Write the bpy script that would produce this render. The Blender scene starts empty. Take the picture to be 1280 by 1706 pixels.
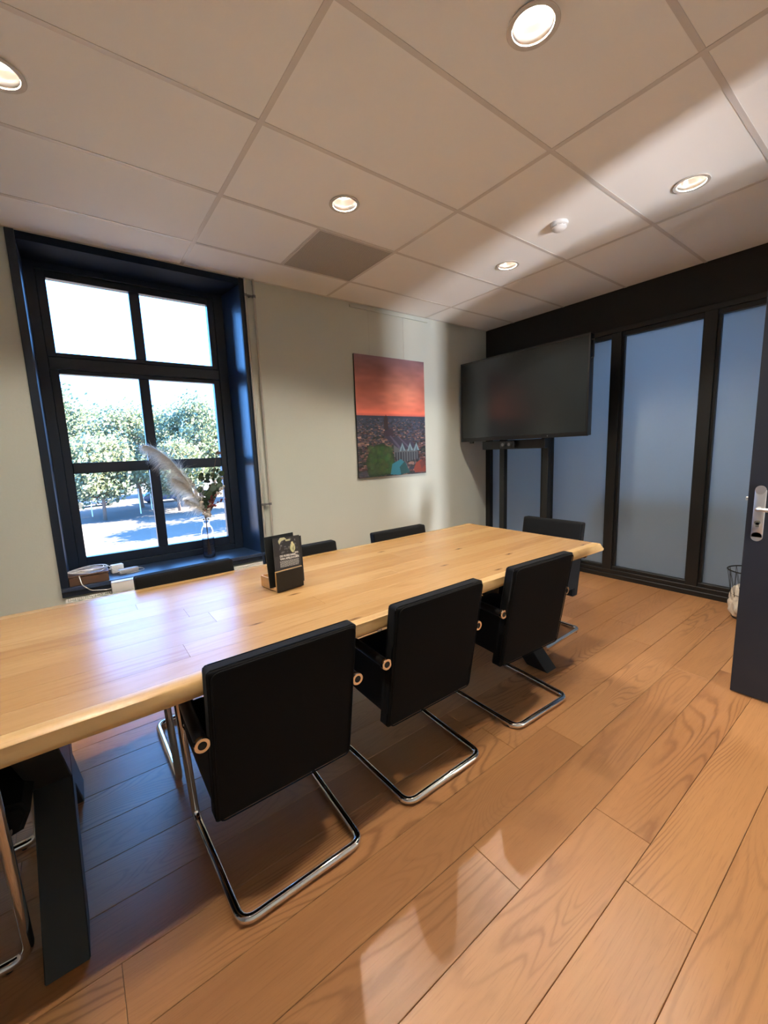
import bpy, bmesh, math, random
import numpy as np
from mathutils import Vector, Matrix
random.seed(7)
C = bpy.context.scene.collection
PI = math.pi
CAMZ = 1.36
CEIL = 2.744
XP = 4.224      # partition plane
YW = 3.439      # window wall plane
YB = -0.40      # back wall plane
XL = -1.75      # left wall plane

# ------------------------------------------------------------------ camera
RC = [(0.79734460, -0.60238919, -0.03699794),
      (-0.11876371, -0.09650478, -0.98822164),
      (0.59172356, 0.79234720, -0.14848954)]
cam_d = bpy.data.cameras.new('camera'); cam = bpy.data.objects.new('camera', cam_d); C.objects.link(cam)
cam_d.sensor_fit = 'HORIZONTAL'; cam_d.sensor_width = 36.0; cam_d.lens = 685.56*36.0/1280.0
cam_d.clip_start = 0.02; cam_d.clip_end = 500
r_, d_, f_ = [Vector(v) for v in RC]
cam.matrix_world = Matrix.Translation((0, 0, CAMZ)) @ Matrix((r_, -d_, -f_)).transposed().to_4x4()
bpy.context.scene.camera = cam

# ------------------------------------------------------------------ sky, sun, exposure
SKY_COL = (0.135, 0.39, 1.0); SKY_STR = 11.0
SUN_STR = 110.0
LAMP_W = 56.0
HALL_W = 44.0
BACK_W = 260.0
vs = bpy.context.scene.view_settings
vs.view_transform = 'Standard'; vs.look = 'None'; vs.gamma = 1.0; vs.use_curve_mapping = False
vs.exposure = 0.66
w = bpy.data.worlds.new('sky'); bpy.context.scene.world = w; w.use_nodes = True
w.node_tree.nodes['Background'].inputs[0].default_value = (*SKY_COL, 1)
w.node_tree.nodes['Background'].inputs[1].default_value = SKY_STR
sd = bpy.data.lights.new('sun', 'SUN'); so = bpy.data.objects.new('sun', sd); C.objects.link(so)
sd.energy = SUN_STR; sd.angle = 0.01; sd.color = (1.0, 0.93, 0.82)
so.rotation_euler = Vector((0.80, -0.06, 0.62)).to_track_quat('Z', 'Y').to_euler()
so.location = (0, 20, 30)
LAMP_COL = (1.0, 0.91, 0.77)

# ------------------------------------------------------------------ materials
def mat(name, col, rough=0.5, metal=0.0, spec=0.5, coat=0.0, emit=None, estr=0.0, sheen=0.0):
    m = bpy.data.materials.new(name); m.use_nodes = True
    b = m.node_tree.nodes['Principled BSDF']
    b.inputs['Base Color'].default_value = (*col, 1)
    b.inputs['Roughness'].default_value = rough
    b.inputs['Metallic'].default_value = metal
    b.inputs['Specular IOR Level'].default_value = spec
    b.inputs['Coat Weight'].default_value = coat
    b.inputs['Sheen Weight'].default_value = sheen
    if emit: b.inputs['Emission Color'].default_value = (*emit, 1); b.inputs['Emission Strength'].default_value = estr
    return m
def N(m, t, **kw):
    n = m.node_tree.nodes.new(t)
    for k, v in kw.items(): setattr(n, k, v)
    return n
def L(m, a, b): m.node_tree.links.new(a, b)
def noisy(name, col, col2, scale=20, rough=0.5, bump=0.1, bscale=None, dist=0.002, **kw):
    m = mat(name, col, rough, **kw); b = m.node_tree.nodes['Principled BSDF']
    tc = N(m, 'ShaderNodeTexCoord'); n = N(m, 'ShaderNodeTexNoise'); n.inputs['Scale'].default_value = scale; n.inputs['Detail'].default_value = 5
    L(m, tc.outputs['Object'], n.inputs['Vector'])
    mx = N(m, 'ShaderNodeMix', data_type='RGBA'); mx.inputs[6].default_value = (*col, 1); mx.inputs[7].default_value = (*col2, 1)
    L(m, n.outputs['Fac'], mx.inputs[0]); L(m, mx.outputs[2], b.inputs['Base Color'])
    n2 = N(m, 'ShaderNodeTexNoise'); n2.inputs['Scale'].default_value = bscale or scale*8; n2.inputs['Detail'].default_value = 4
    L(m, tc.outputs['Object'], n2.inputs['Vector'])
    bp = N(m, 'ShaderNodeBump'); bp.inputs['Strength'].default_value = bump; bp.inputs['Distance'].default_value = dist
    L(m, n2.outputs['Fac'], bp.inputs['Height']); L(m, bp.outputs[0], b.inputs['Normal'])
    return m
def math_n(m, op, a, b=None, clamp=False):
    n = N(m, 'ShaderNodeMath', operation=op); n.use_clamp = clamp
    for i, v in enumerate((a, b)):
        if v is None: continue
        if isinstance(v, (int, float)): n.inputs[i].default_value = v
        else: L(m, v, n.inputs[i])
    return n.outputs[0]
def wood(name, light, dark, line, rough=0.35, gx=0.9, gy=6.0, rings=9.0, lstr=0.5, var=0.25, knots=False, coat=0.0, wear=0.0):
    """oak: contour-line cathedral grain + pores + per-piece tone"""
    m = mat(name, light, rough, coat=coat); b = m.node_tree.nodes['Principled BSDF']
    tc = N(m, 'ShaderNodeTexCoord'); oi = N(m, 'ShaderNodeObjectInfo')
    cx = N(m, 'ShaderNodeCombineXYZ')
    r10 = math_n(m, 'MULTIPLY', oi.outputs['Random'], 37.0); r20 = math_n(m, 'MULTIPLY', oi.outputs['Random'], 91.0)
    L(m, r10, cx.inputs[0]); L(m, r20, cx.inputs[1]); L(m, r10, cx.inputs[2])
    add = N(m, 'ShaderNodeVectorMath', operation='ADD'); L(m, tc.outputs['Object'], add.inputs[0]); L(m, cx.outputs[0], add.inputs[1])
    def tex(sx, sy, scale, detail, distn=0.0):
        mp = N(m, 'ShaderNodeMapping'); mp.inputs['Scale'].default_value = (sx, sy, 1)
        L(m, add.outputs[0], mp.inputs['Vector'])
        n = N(m, 'ShaderNodeTexNoise'); n.inputs['Scale'].default_value = scale; n.inputs['Detail'].default_value = detail; n.inputs['Distortion'].default_value = distn
        L(m, mp.outputs[0], n.inputs['Vector']); return n.outputs['Fac']
    big = tex(gx, gy, 1.0, 1.5, 0.6)
    wob = tex(14, 60, 1.0, 2.0)
    fld = math_n(m, 'ADD', math_n(m, 'MULTIPLY', big, rings*6.28), math_n(m, 'MULTIPLY', wob, 2.4))
    sn = math_n(m, 'SINE', fld)
    ln = math_n(m, 'POWER', math_n(m, 'ADD', math_n(m, 'MULTIPLY', sn, 0.5), 0.5), 4.0)
    # cathedral only in some places
    msk = math_n(m, 'MULTIPLY', math_n(m, 'SUBTRACT', tex(1.3, 3.0, 1.0, 1.0), 0.46), 7.0, clamp=True)
    rs = math_n(m, 'FRACT', math_n(m, 'MULTIPLY', oi.outputs['Random'], 13.7))
    lfac = math_n(m, 'MULTIPLY', math_n(m, 'MULTIPLY', ln, math_n(m, 'ADD', math_n(m, 'MULTIPLY', msk, 0.8), 0.12)), math_n(m, 'ADD', math_n(m, 'MULTIPLY', rs, lstr), lstr*0.35))
    streak = tex(2.0, 55, 1.0, 4.0)
    pores = tex(12, 260, 1.0, 3.0)
    cloud = tex(1.2, 5, 1.0, 3.0)
    rv = math_n(m, 'FRACT', math_n(m, 'MULTIPLY', oi.outputs['Random'], 5.31))
    t = math_n(m, 'ADD', math_n(m, 'MULTIPLY', streak, 0.45), math_n(m, 'MULTIPLY', cloud, 0.55))
    t = math_n(m, 'ADD', math_n(m, 'MULTIPLY', math_n(m, 'SUBTRACT', t, 0.5), 1.5), rv if var else 0.5)
    t = math_n(m, 'ADD', math_n(m, 'MULTIPLY', math_n(m, 'SUBTRACT', t, 0.5), 0.9), 0.5, clamp=True)
    m1 = N(m, 'ShaderNodeMix', data_type='RGBA'); m1.inputs[6].default_value = (*light, 1); m1.inputs[7].default_value = (*dark, 1)
    L(m, t, m1.inputs[0])
    m2 = N(m, 'ShaderNodeMix', data_type='RGBA'); m2.inputs[7].default_value = (*line, 1)
    L(m, m1.outputs[2], m2.inputs[6]); L(m, lfac, m2.inputs[0])
    m3 = N(m, 'ShaderNodeMix', data_type='RGBA'); m3.inputs[7].default_value = (*line, 1)
    pf = math_n(m, 'MULTIPLY', math_n(m, 'SUBTRACT', pores, 0.55), 1.6, clamp=True)
    L(m, m2.outputs[2], m3.inputs[6]); L(m, pf, m3.inputs[0])
    out = m3.outputs[2]
    if knots:
        mp = N(m, 'ShaderNodeMapping'); mp.inputs['Scale'].default_value = (1.5, 5.0, 0.0); L(m, add.outputs[0], mp.inputs['Vector'])
        v = N(m, 'ShaderNodeTexVoronoi'); v.voronoi_dimensions = '2D'; v.inputs['Scale'].default_value = 1.0; L(m, mp.outputs[0], v.inputs['Vector'])
        k = math_n(m, 'SUBTRACT', 1.0, math_n(m, 'MULTIPLY', v.outputs["Distance"], 17.0), clamp=True)
        sel = N(m, 'ShaderNodeSeparateColor'); L(m, v.outputs['Color'], sel.inputs[0])
        k = math_n(m, 'MULTIPLY', k, math_n(m, 'GREATER_THAN', sel.outputs[0], 0.45))
        m4 = N(m, 'ShaderNodeMix', data_type='RGBA'); m4.inputs[7].default_value = (0.10, 0.045, 0.02, 1)
        L(m, out, m4.inputs[6]); L(m, k, m4.inputs[0]); out = m4.outputs[2]
    L(m, out, b.inputs['Base Color'])
    rr = math_n(m, 'ADD', math_n(m, 'MULTIPLY', cloud, 0.12), rough-0.06); L(m, rr, b.inputs['Roughness'])
    bp = N(m, 'ShaderNodeBump'); bp.inputs['Strength'].default_value = 0.25; bp.inputs['Distance'].default_value = 0.0008
    L(m, math_n(m, 'ADD', streak, math_n(m, 'MULTIPLY', ln, -0.25)), bp.inputs['Height']); L(m, bp.outputs[0], b.inputs['Normal'])
    return m

M = {}
M['floor'] = wood('oak_floor', (0.50, 0.247, 0.100), (0.36, 0.164, 0.062), (0.20, 0.077, 0.026), rough=0.36, rings=40, gx=.55, gy=3.6, lstr=0.62)
M['table'] = wood('oak_table', (0.435, 0.265, 0.117), (0.345, 0.19, 0.075), (0.22, 0.105, 0.038), rough=0.24, rings=6, gx=.7, gy=9, lstr=0.35, knots=True)
M['table'].node_tree.nodes['Principled BSDF'].inputs['Specular IOR Level'].default_value = 0.30
M['table_edge'] = wood('oak_live_edge', (0.52, 0.34, 0.15), (0.42, 0.25, 0.09), (0.28, 0.14, 0.045), rough=0.3, rings=5, gx=1.5, gy=12, lstr=0.5)
M['holder_wood'] = wood('holder_wood', (0.60, 0.36, 0.15), (0.50, 0.28, 0.11), (0.36, 0.18, 0.07), rough=0.4, gx=5, gy=30)
M['box_wood'] = wood('dark_box_wood', (0.13, 0.07, 0.045), (0.09, 0.05, 0.03), (0.05, 0.03, 0.02), rough=0.5, gx=5, gy=30)
M['wall'] = noisy('wall_paint', (0.515, 0.54, 0.485), (0.535, 0.56, 0.505), 3, 0.75, 0.25, 90)
M['tile'] = noisy('ceiling_tile', (0.91, 0.905, 0.875), (0.92, 0.915, 0.885), 2, 0.9, 0.35, 260, dist=0.001)
M['tbar'] = mat('ceiling_runner', (0.68, 0.65, 0.61), 0.45)
M['black_paint'] = mat('black_paint', (0.007, 0.008, 0.009), 0.42)
M['black_matt'] = noisy('black_wall_paint', (0.006, 0.006, 0.0065), (0.008, 0.008, 0.0085), 8, 0.7, 0.2, 200)
M['navy'] = mat('window_paint', (0.006, 0.013, 0.028), 0.36)
M['navy_matt'] = mat('window_head_paint', (0.005, 0.011, 0.024), 0.8, spec=0.15)
M['reveal'] = mat('reveal_skyglow_paint', (0.012, 0.032, 0.080), 0.34, spec=1.0)  # bluer than the window paint; sky glow put into reveal and sill colour
M['door'] = noisy('door_paint', (0.005, 0.007, 0.012), (0.006, 0.008, 0.014), 6, 0.55, 0.08, 300)
M['fabric'] = noisy('black_fabric', (0.0028, 0.0032, 0.004), (0.0045, 0.005, 0.006), 60, 0.9, 0.5, 900, dist=0.0006, spec=0.2, sheen=0.02)
M['chrome'] = mat('chrome', (0.80, 0.80, 0.80), 0.08, 1.0)
M['steel'] = noisy('brushed_steel', (0.62, 0.61, 0.59), (0.68, 0.67, 0.65), 40, 0.42, 0.05, 400, metal=1.0)
M['blacksteel'] = noisy('black_steel', (0.006, 0.008, 0.009), (0.009, 0.011, 0.012), 12, 0.5, 0.1, 300)
M['plastic'] = mat('black_plastic', (0.006, 0.006, 0.0065), 0.38)
M['rubber'] = mat('black_rubber', (0.01, 0.01, 0.01), 0.7)
M['screen'] = mat('screen_glass', (0.017, 0.021, 0.023), 0.22, spec=0.6)
M['white'] = mat('white_plastic', (0.75, 0.75, 0.74), 0.4)
M['grey'] = mat('grey_plastic', (0.42, 0.42, 0.43), 0.45)
M['radiator'] = mat('radiator_enamel', (0.72, 0.70, 0.66), 0.4)
M['pipe'] = mat('pipe_metal', (0.44, 0.42, 0.38), 0.35)
M['clip'] = mat('pipe_clip', (0.16, 0.16, 0.17), 0.4, 0.5)
M['leaf'] = mat('eucalyptus_leaf', (0.03, 0.065, 0.035), 0.55)
M['berry'] = mat('red_berry', (0.16, 0.025, 0.02), 0.35)
M['cotton'] = mat('white_bloom', (0.66, 0.61, 0.56), 0.9)
M['stem'] = mat('plant_stem', (0.17, 0.10, 0.055), 0.7)
M['bag'] = noisy('bag_film', (0.56, 0.50, 0.42), (0.70, 0.64, 0.55), 30, 0.4, 0.6, 60, dist=0.01)
M['ground'] = noisy('sand_ground', (0.075, 0.055, 0.042), (0.045, 0.036, 0.030), 0.35, 0.95, 0.3, 6, dist=0.05)
M['bark'] = noisy('pine_bark', (0.12, 0.07, 0.045), (0.20, 0.12, 0.08), 4, 0.9, 0.6, 20, dist=0.03)
M['car'] = mat('car_paint', (0.03, 0.05, 0.10), 0.3, coat=0.5)
M['carglass'] = mat('car_glass', (0.02, 0.03, 0.04), 0.1)
M['lamp'] = mat('lamp_glow', (1, 0.9, 0.75), 0.5, emit=(1.0, 0.86, 0.66), estr=14.0)
M['reflector'] = mat('lamp_reflector', (0.78, 0.72, 0.70), 0.28, 1.0)
M['ringwhite'] = mat('lamp_trim', (0.62, 0.58, 0.53), 0.4)
M['hallwall'] = mat('hall_wall_paint', (0.62, 0.62, 0.60), 0.8)
M['halldesk'] = mat('hall_desk_laminate', (0.22, 0.17, 0.13), 0.5)
M['brick'] = noisy('outside_wall', (0.25, 0.12, 0.08), (0.32, 0.17, 0.11), 20, 0.9)

def pampas_mat():
    m = mat('pampas_hair', (0.90, 0.82, 0.70), 0.8)
    b = m.node_tree.nodes['Principled BSDF']; out = m.node_tree.nodes['Material Output']
    tr = N(m, 'ShaderNodeBsdfTranslucent'); tr.inputs[0].default_value = (0.85, 0.78, 0.68, 1)
    mx = N(m, 'ShaderNodeMixShader'); mx.inputs[0].default_value = 0.5
    L(m, b.outputs[0], mx.inputs[1]); L(m, tr.outputs[0], mx.inputs[2]); L(m, mx.outputs[0], out.inputs[0]); return m
M['pampas'] = pampas_mat()
def foliage(name, c1, c2):
    m = mat(name, c1, 0.6); b = m.node_tree.nodes['Principled BSDF']; out = m.node_tree.nodes['Material Output']
    tc = N(m, 'ShaderNodeTexCoord'); n = N(m, 'ShaderNodeTexNoise'); n.inputs['Scale'].default_value = 1.2; n.inputs['Detail'].default_value = 4
    L(m, tc.outputs['Object'], n.inputs['Vector'])
    mp = N(m, 'ShaderNodeMapRange'); mp.inputs[1].default_value = .35; mp.inputs[2].default_value = .65; L(m, n.outputs['Fac'], mp.inputs[0])
    mx = N(m, 'ShaderNodeMix', data_type='RGBA'); mx.inputs[6].default_value = (*c1, 1); mx.inputs[7].default_value = (*c2, 1)
    L(m, mp.outputs[0], mx.inputs[0]); L(m, mx.outputs[2], b.inputs['Base Color'])
    tr = N(m, 'ShaderNodeBsdfTranslucent'); L(m, mx.outputs[2], tr.inputs[0])
    ms = N(m, 'ShaderNodeMixShader'); ms.inputs[0].default_value = 0.3
    L(m, b.outputs[0], ms.inputs[1]); L(m, tr.outputs[0], ms.inputs[2]); L(m, ms.outputs[0], out.inputs[0]); return m
M['fol1'] = foliage('pine_needles', (0.062, 0.090, 0.056), (0.130, 0.145, 0.070))
M['fol2'] = foliage('broad_leaves', (0.080, 0.105, 0.052), (0.160, 0.165, 0.085))
def clear_glass():
    m = bpy.data.materials.new('window_glass'); m.use_nodes = True; nt = m.node_tree; nt.nodes.remove(nt.nodes['Principled BSDF'])
    out = nt.nodes['Material Output']; t = N(m, 'ShaderNodeBsdfTransparent'); t.inputs[0].default_value = (0.94, 0.97, 0.96, 1)
    g = N(m, 'ShaderNodeBsdfGlossy'); g.inputs['Roughness'].default_value = 0.02
    fr = N(m, 'ShaderNodeFresnel'); fr.inputs[0].default_value = 1.45
    mx = N(m, 'ShaderNodeMixShader'); L(m, fr.outputs[0], mx.inputs[0]); L(m, t.outputs[0], mx.inputs[1]); L(m, g.outputs[0], mx.inputs[2])
    L(m, mx.outputs[0], out.inputs[0]); return m
M['glass'] = clear_glass()
def vase_glass():
    m = bpy.data.materials.new('vase_glass'); m.use_nodes = True; b = m.node_tree.nodes['Principled BSDF']
    b.inputs['Base Color'].default_value = (0.86, 0.88, 0.93, 1); b.inputs['Roughness'].default_value = 0.02
    b.inputs['Transmission Weight'].default_value = 1.0; b.inputs['IOR'].default_value = 1.45; return m
M['vase'] = vase_glass()
def frosted():
    m = bpy.data.materials.new('frosted_glass'); m.use_nodes = True; nt = m.node_tree
    b = nt.nodes['Principled BSDF']; b.inputs['Base Color'].default_value = (0.33, 0.40, 0.47, 1); b.inputs['Roughness'].default_value = 0.35
    out = nt.nodes['Material Output']; t = N(m, 'ShaderNodeBsdfTranslucent'); t.inputs[0].default_value = (0.45, 0.58, 0.74, 1)
    mx = N(m, 'ShaderNodeMixShader'); mx.inputs[0].default_value = 0.5
    L(m, b.outputs[0], mx.inputs[1]); L(m, t.outputs[0], mx.inputs[2]); L(m, mx.outputs[0], out.inputs[0]); return m
M['frost'] = frosted()
def vent_mat():
    m = mat('perforated_plate', (0.36, 0.34, 0.31), 0.6); b = m.node_tree.nodes['Principled BSDF']
    tc = N(m, 'ShaderNodeTexCoord'); v = N(m, 'ShaderNodeTexVoronoi'); v.inputs['Scale'].default_value = 110; v.inputs['Randomness'].default_value = 0
    L(m, tc.outputs['Object'], v.inputs['Vector'])
    g = math_n(m, 'GREATER_THAN', v.outputs['Distance'], 0.40)
    mx = N(m, 'ShaderNodeMix', data_type='RGBA'); mx.inputs[6].default_value = (0.10, 0.095, 0.09, 1); mx.inputs[7].default_value = (0.43, 0.41, 0.37, 1)
    L(m, g, mx.inputs[0]); L(m, mx.outputs[2], b.inputs['Base Color']); return m
M['vent'] = vent_mat()
def vcol(name, rough=0.5):
    m = mat(name, (1, 1, 1), rough); b = m.node_tree.nodes['Principled BSDF']
    a = N(m, 'ShaderNodeVertexColor'); a.layer_name = 'print'; L(m, a.outputs[0], b.inputs['Base Color']); return m
M['print'] = vcol('canvas_print', 0.55)
M['leaflet_print'] = vcol('leaflet_print', 0.45)
M['letter'] = mat('white_ink', (0.75, 0.74, 0.70), 0.6)
M['greyink'] = mat('grey_ink', (0.22, 0.21, 0.22), 0.6)

# ------------------------------------------------------------------ mesh helpers
def finish(bm, name, material, parent=None, smooth=False, loc=(0, 0, 0)):
    bmesh.ops.recalc_face_normals(bm, faces=bm.faces[:])
    me = bpy.data.meshes.new(name); bm.to_mesh(me); bm.free()
    me.materials.append(M[material] if isinstance(material, str) else material)
    if smooth:
        me.shade_smooth()
        if smooth != 'all': me.set_sharp_from_angle(angle=math.radians(40))
    o = bpy.data.objects.new(name, me); C.objects.link(o); o.location = loc
    if parent: o.parent = parent
    return o
def thing(name, label=None, cat=None, loc=(0, 0, 0), rz=0, group=None, kind=None):
    o = bpy.data.objects.new(name, None); C.objects.link(o); o.empty_display_size = 0.1
    o.location = loc; o.rotation_euler = (0, 0, rz)
    tag(o, label, cat, group, kind); return o
def tag(o, label=None, cat=None, group=None, kind=None):
    if label: o['label'] = label
    if cat: o['category'] = cat
    if group: o['group'] = group
    if kind: o['kind'] = kind
    return o
def box(bm, x0, x1, y0, y1, z0, z1, bev=0.0, seg=1, mtx=None):
    g = bmesh.ops.create_cube(bm, size=1.0)['verts']
    for v in g: v.co = Vector(((x0+x1)/2+v.co.x*(x1-x0), (y0+y1)/2+v.co.y*(y1-y0), (z0+z1)/2+v.co.z*(z1-z0)))
    if mtx is not None:
        for v in g: v.co = mtx @ v.co
    if bev:
        es = list({e for v in g for e in v.link_edges})
        bmesh.ops.bevel(bm, geom=es, offset=bev, segments=seg, affect='EDGES', profile=0.5)
    return bm
def bx(name, mt, x0, x1, y0, y1, z0, z1, parent=None, bev=0.0, seg=1, smooth=False):
    bm = bmesh.new(); box(bm, x0, x1, y0, y1, z0, z1, bev, seg)
    return finish(bm, name, mt, parent, smooth or bool(bev and seg > 1))
def fillet(pts, r, n=6):
    pts = [Vector(p) for p in pts]; out = [pts[0]]
    for i in range(1, len(pts)-1):
        a, b, c = pts[i-1], pts[i], pts[i+1]
        u = (a-b); v = (c-b); ang = u.angle(v)
        rr = r[i] if isinstance(r, dict) else r
        t = min(rr/math.tan(ang/2), u.length*0.49, v.length*0.49) if ang < 3.1 else 0
        if t < 1e-5: out.append(b); continue
        p0 = b+u.normalized()*t; p1 = b+v.normalized()*t
        for k in range(n+1):
            s = k/n; out.append(p0*(1-s)**2+b*2*s*(1-s)+p1*s*s)
    out.append(pts[-1]); return out
def tube(bm, pts, r, seg=12, closed=False, cap=True, radii=None):
    pts = [Vector(p) for p in pts]; n = len(pts); rings = []
    up = None
    for i, p in enumerate(pts):
        if closed: t = pts[(i+1) % n]-pts[i-1]
        else: t = pts[min(i+1, n-1)]-pts[max(i-1, 0)]
        if t.length < 1e-9: t = Vector((0, 0, 1))
        t.normalize()
        if up is None:
            up = Vector((0, 0, 1)) if abs(t.z) < 0.9 else Vector((0, 1, 0))
        s = t.cross(up)
        if s.length < 1e-6: s = t.orthogonal()
        s.normalize(); up = s.cross(t).normalized()
        rr = radii[i] if radii else r
        rings.append([bm.verts.new(p+(s*math.cos(2*PI*k/seg)+up*math.sin(2*PI*k/seg))*rr) for k in range(seg)])
    m = n if closed else n-1
    for i in range(m):
        a, b = rings[i], rings[(i+1) % n]
        for k in range(seg): bm.faces.new((a[k], a[(k+1) % seg], b[(k+1) % seg], b[k]))
    if cap and not closed: bm.faces.new(rings[0]); bm.faces.new(rings[-1])
    return bm
def lathe(bm, prof, seg=28, c=(0, 0, 0), axis='Z', closed=False):
    rings = []
    for r, z in prof:
        ring = []
        for k in range(seg):
            a = 2*PI*k/seg; p = Vector((max(r, 1e-4)*math.cos(a), max(r, 1e-4)*math.sin(a), z))
            if axis == 'Y': p = Vector((p.x, p.z, p.y))
            if axis == 'X': p = Vector((p.z, p.x, p.y))
            ring.append(bm.verts.new(p+Vector(c)))
        rings.append(ring)
    m = len(rings) if closed else len(rings)-1
    for i in range(m):
        a, b = rings[i], rings[(i+1) % len(rings)]
        for k in range(seg): bm.faces.new((a[k], a[(k+1) % seg], b[(k+1) % seg], b[k]))
    if not closed: bm.faces.new(rings[0]); bm.faces.new(rings[-1])
    return bm
def copy_tree(o, parent=None):
    c = o.copy(); C.objects.link(c)
    if parent: c.parent = parent
    for ch in list(o.children): copy_tree(ch, c)
    return c
def prism(bm, poly, axis, a0, a1):
    """extrude polygon (2D) along axis between a0,a1"""
    def P(q, a):
        return {'X': (a, q[0], q[1]), 'Y': (q[0], a, q[1]), 'Z': (q[0], q[1], a)}[axis]
    v0 = [bm.verts.new(P(q, a0)) for q in poly]; v1 = [bm.verts.new(P(q, a1)) for q in poly]
    n = len(poly); bm.faces.new(v0); bm.faces.new(v1[::-1])
    for i in range(n): bm.faces.new((v0[i], v0[(i+1) % n], v1[(i+1) % n], v1[i]))
    return bm
def text_mesh(name, body, size, material, parent, mtx, depth=0.0004, spacing=1.0, bold=0.0):
    cu = bpy.data.curves.new(name, 'FONT'); cu.body = body; cu.size = size; cu.extrude = depth; cu.resolution_u = 2; cu.space_character = spacing; cu.offset = bold
    to = bpy.data.objects.new(name+'_tmp', cu); C.objects.link(to)
    dg = bpy.context.evaluated_depsgraph_get(); me = bpy.data.meshes.new_from_object(to.evaluated_get(dg))
    bpy.data.objects.remove(to)
    me.transform(mtx); me.materials.clear(); me.materials.append(M[material])
    o = bpy.data.objects.new(name, me); C.objects.link(o); o.parent = parent; return o

# ------------------------------------------------------------------ room shell
def S(o): o['kind'] = 'structure'; return o
# floor: sub-floor + separate oak planks
fl = S(thing('floor'))
bx('subfloor', 'rubber', XL-.1, XP+.1, YB-1.6, YW+.3, -0.08, -0.014, fl)
PW = 0.1875; y = 0.455-PW*11; row = 0
forced = {10: [-0.75, 1.23], 11: [-0.55, 1.42], 12: [-1.1, 0.95, 2.75]}
rnd = random.Random(3)
cache = {}
while y < YW:
    x = XL-rnd.uniform(0, 1.2)
    cuts = forced.get(row)
    xs = [x]
    if cuts: xs = [XL-.1]+cuts
    while xs[-1] < XP:
        xs.append(xs[-1]+rnd.choice((1.5, 1.8, 1.8, 2.05)))
    for a, b in zip(xs[:-1], xs[1:]):
        a = max(a, XL-.02); b = min(b, XP+.02)
        if b-a < 0.05: continue
        y0 = max(y, YB-1.5); y1 = min(y+PW, YW)
        if y1-y0 < .01 or y1 < YB-1.5: continue
        w_, h_ = b-a-.0012, y1-y0-.0014
        bm = bmesh.new(); box(bm, -w_/2, w_/2, -h_/2, h_/2, -0.014, 0, 0.0012)
        o = finish(bm, 'plank', 'floor', fl, loc=((a+b)/2, (y0+y1)/2, 0))
    y += PW; row += 1

# window wall with opening
WX0, WX1, WZ0 = -0.155, 1.262, 0.46
ww = S(thing('wall_window'))
bx('wall_panel', 'wall', XL-.1, WX0, YW, YW+.42, -.08, CEIL+.3, ww)
bx('wall_panel', 'wall', WX1, XP+.4, YW, YW+.42, -.08, CEIL+.3, ww)
bx('wall_panel', 'wall', WX0, WX1, YW, YW+.42, -.08, WZ0, ww)
bx('wall_panel', 'wall', WX0, WX1, YW, YW+.42, CEIL-.002, CEIL+.3, ww)
S(bx('wall_left', 'wall', XL-.12, XL, YB-.2, YW, -.08, CEIL+.3))
wb = S(thing('wall_back'))
bx('wall_panel', 'wall', XL-.1, 2.08, YB-.12, YB, -.08, CEIL+.3, wb)
bx('wall_panel', 'wall', 2.78, XP+.1, YB-.12, YB, -.08, CEIL+.3, wb)
bx('wall_panel', 'wall', 2.08, 2.78, YB-.12, YB, 2.34, CEIL+.3, wb)
# landing behind the doorway, with its own tall window at the far end
LY = -4.0
S(bx('wall_landing_left', 'wall', .3, .4, LY-.1, YB-.12, -.08, CEIL+.2))
S(bx('wall_landing_right', 'wall', 3.6, 3.7, LY-.1, YB-.12, -.08, CEIL+.2))
wl = S(thing('wall_landing_end')); lx0, lx1, lz0, lz1 = 1.28, 1.72, .06, 1.26
bx('wall_panel', 'wall', .3, lx0, LY-.1, LY, -.08, CEIL+.2, wl); bx('wall_panel', 'wall', lx1, 3.7, LY-.1, LY, -.08, CEIL+.2, wl)
bx('wall_panel', 'wall', lx0, lx1, LY-.1, LY, -.08, lz0, wl); bx('wall_panel', 'wall', lx0, lx1, LY-.1, LY, lz1, CEIL+.2, wl)
S(bx('floor_landing', 'floor', .3, 3.7, LY, YB-1.5, -.08, 0)); S(bx('ceiling_landing', 'tile', .3, 3.7, LY, YB-1.5, CEIL, CEIL+.1))
wn2 = S(thing('window_2'))
bx('window_frame', 'navy', lx0, lx1, LY-.06, LY, lz0, lz0+.04, wn2); bx('window_frame', 'navy', lx0, lx1, LY-.06, LY, lz1-.04, lz1, wn2)
bx('window_frame', 'navy', lx0, lx0+.04, LY-.06, LY, lz0+.04, lz1-.04, wn2); bx('window_frame', 'navy', lx1-.04, lx1, LY-.06, LY, lz0+.04, lz1-.04, wn2)
bld = bpy.data.lights.new('landing_window_daylight', 'AREA'); blo = bpy.data.objects.new('landing_window_daylight', bld); C.objects.link(blo)
bld.shape = 'RECTANGLE'; bld.size = .36; bld.size_y = 1.12; bld.energy = BACK_W; bld.color = (.96, .97, 1.0); blo.location = (1.50, LY-.03, .66); blo.rotation_euler = (-PI/2, 0, PI)

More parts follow.
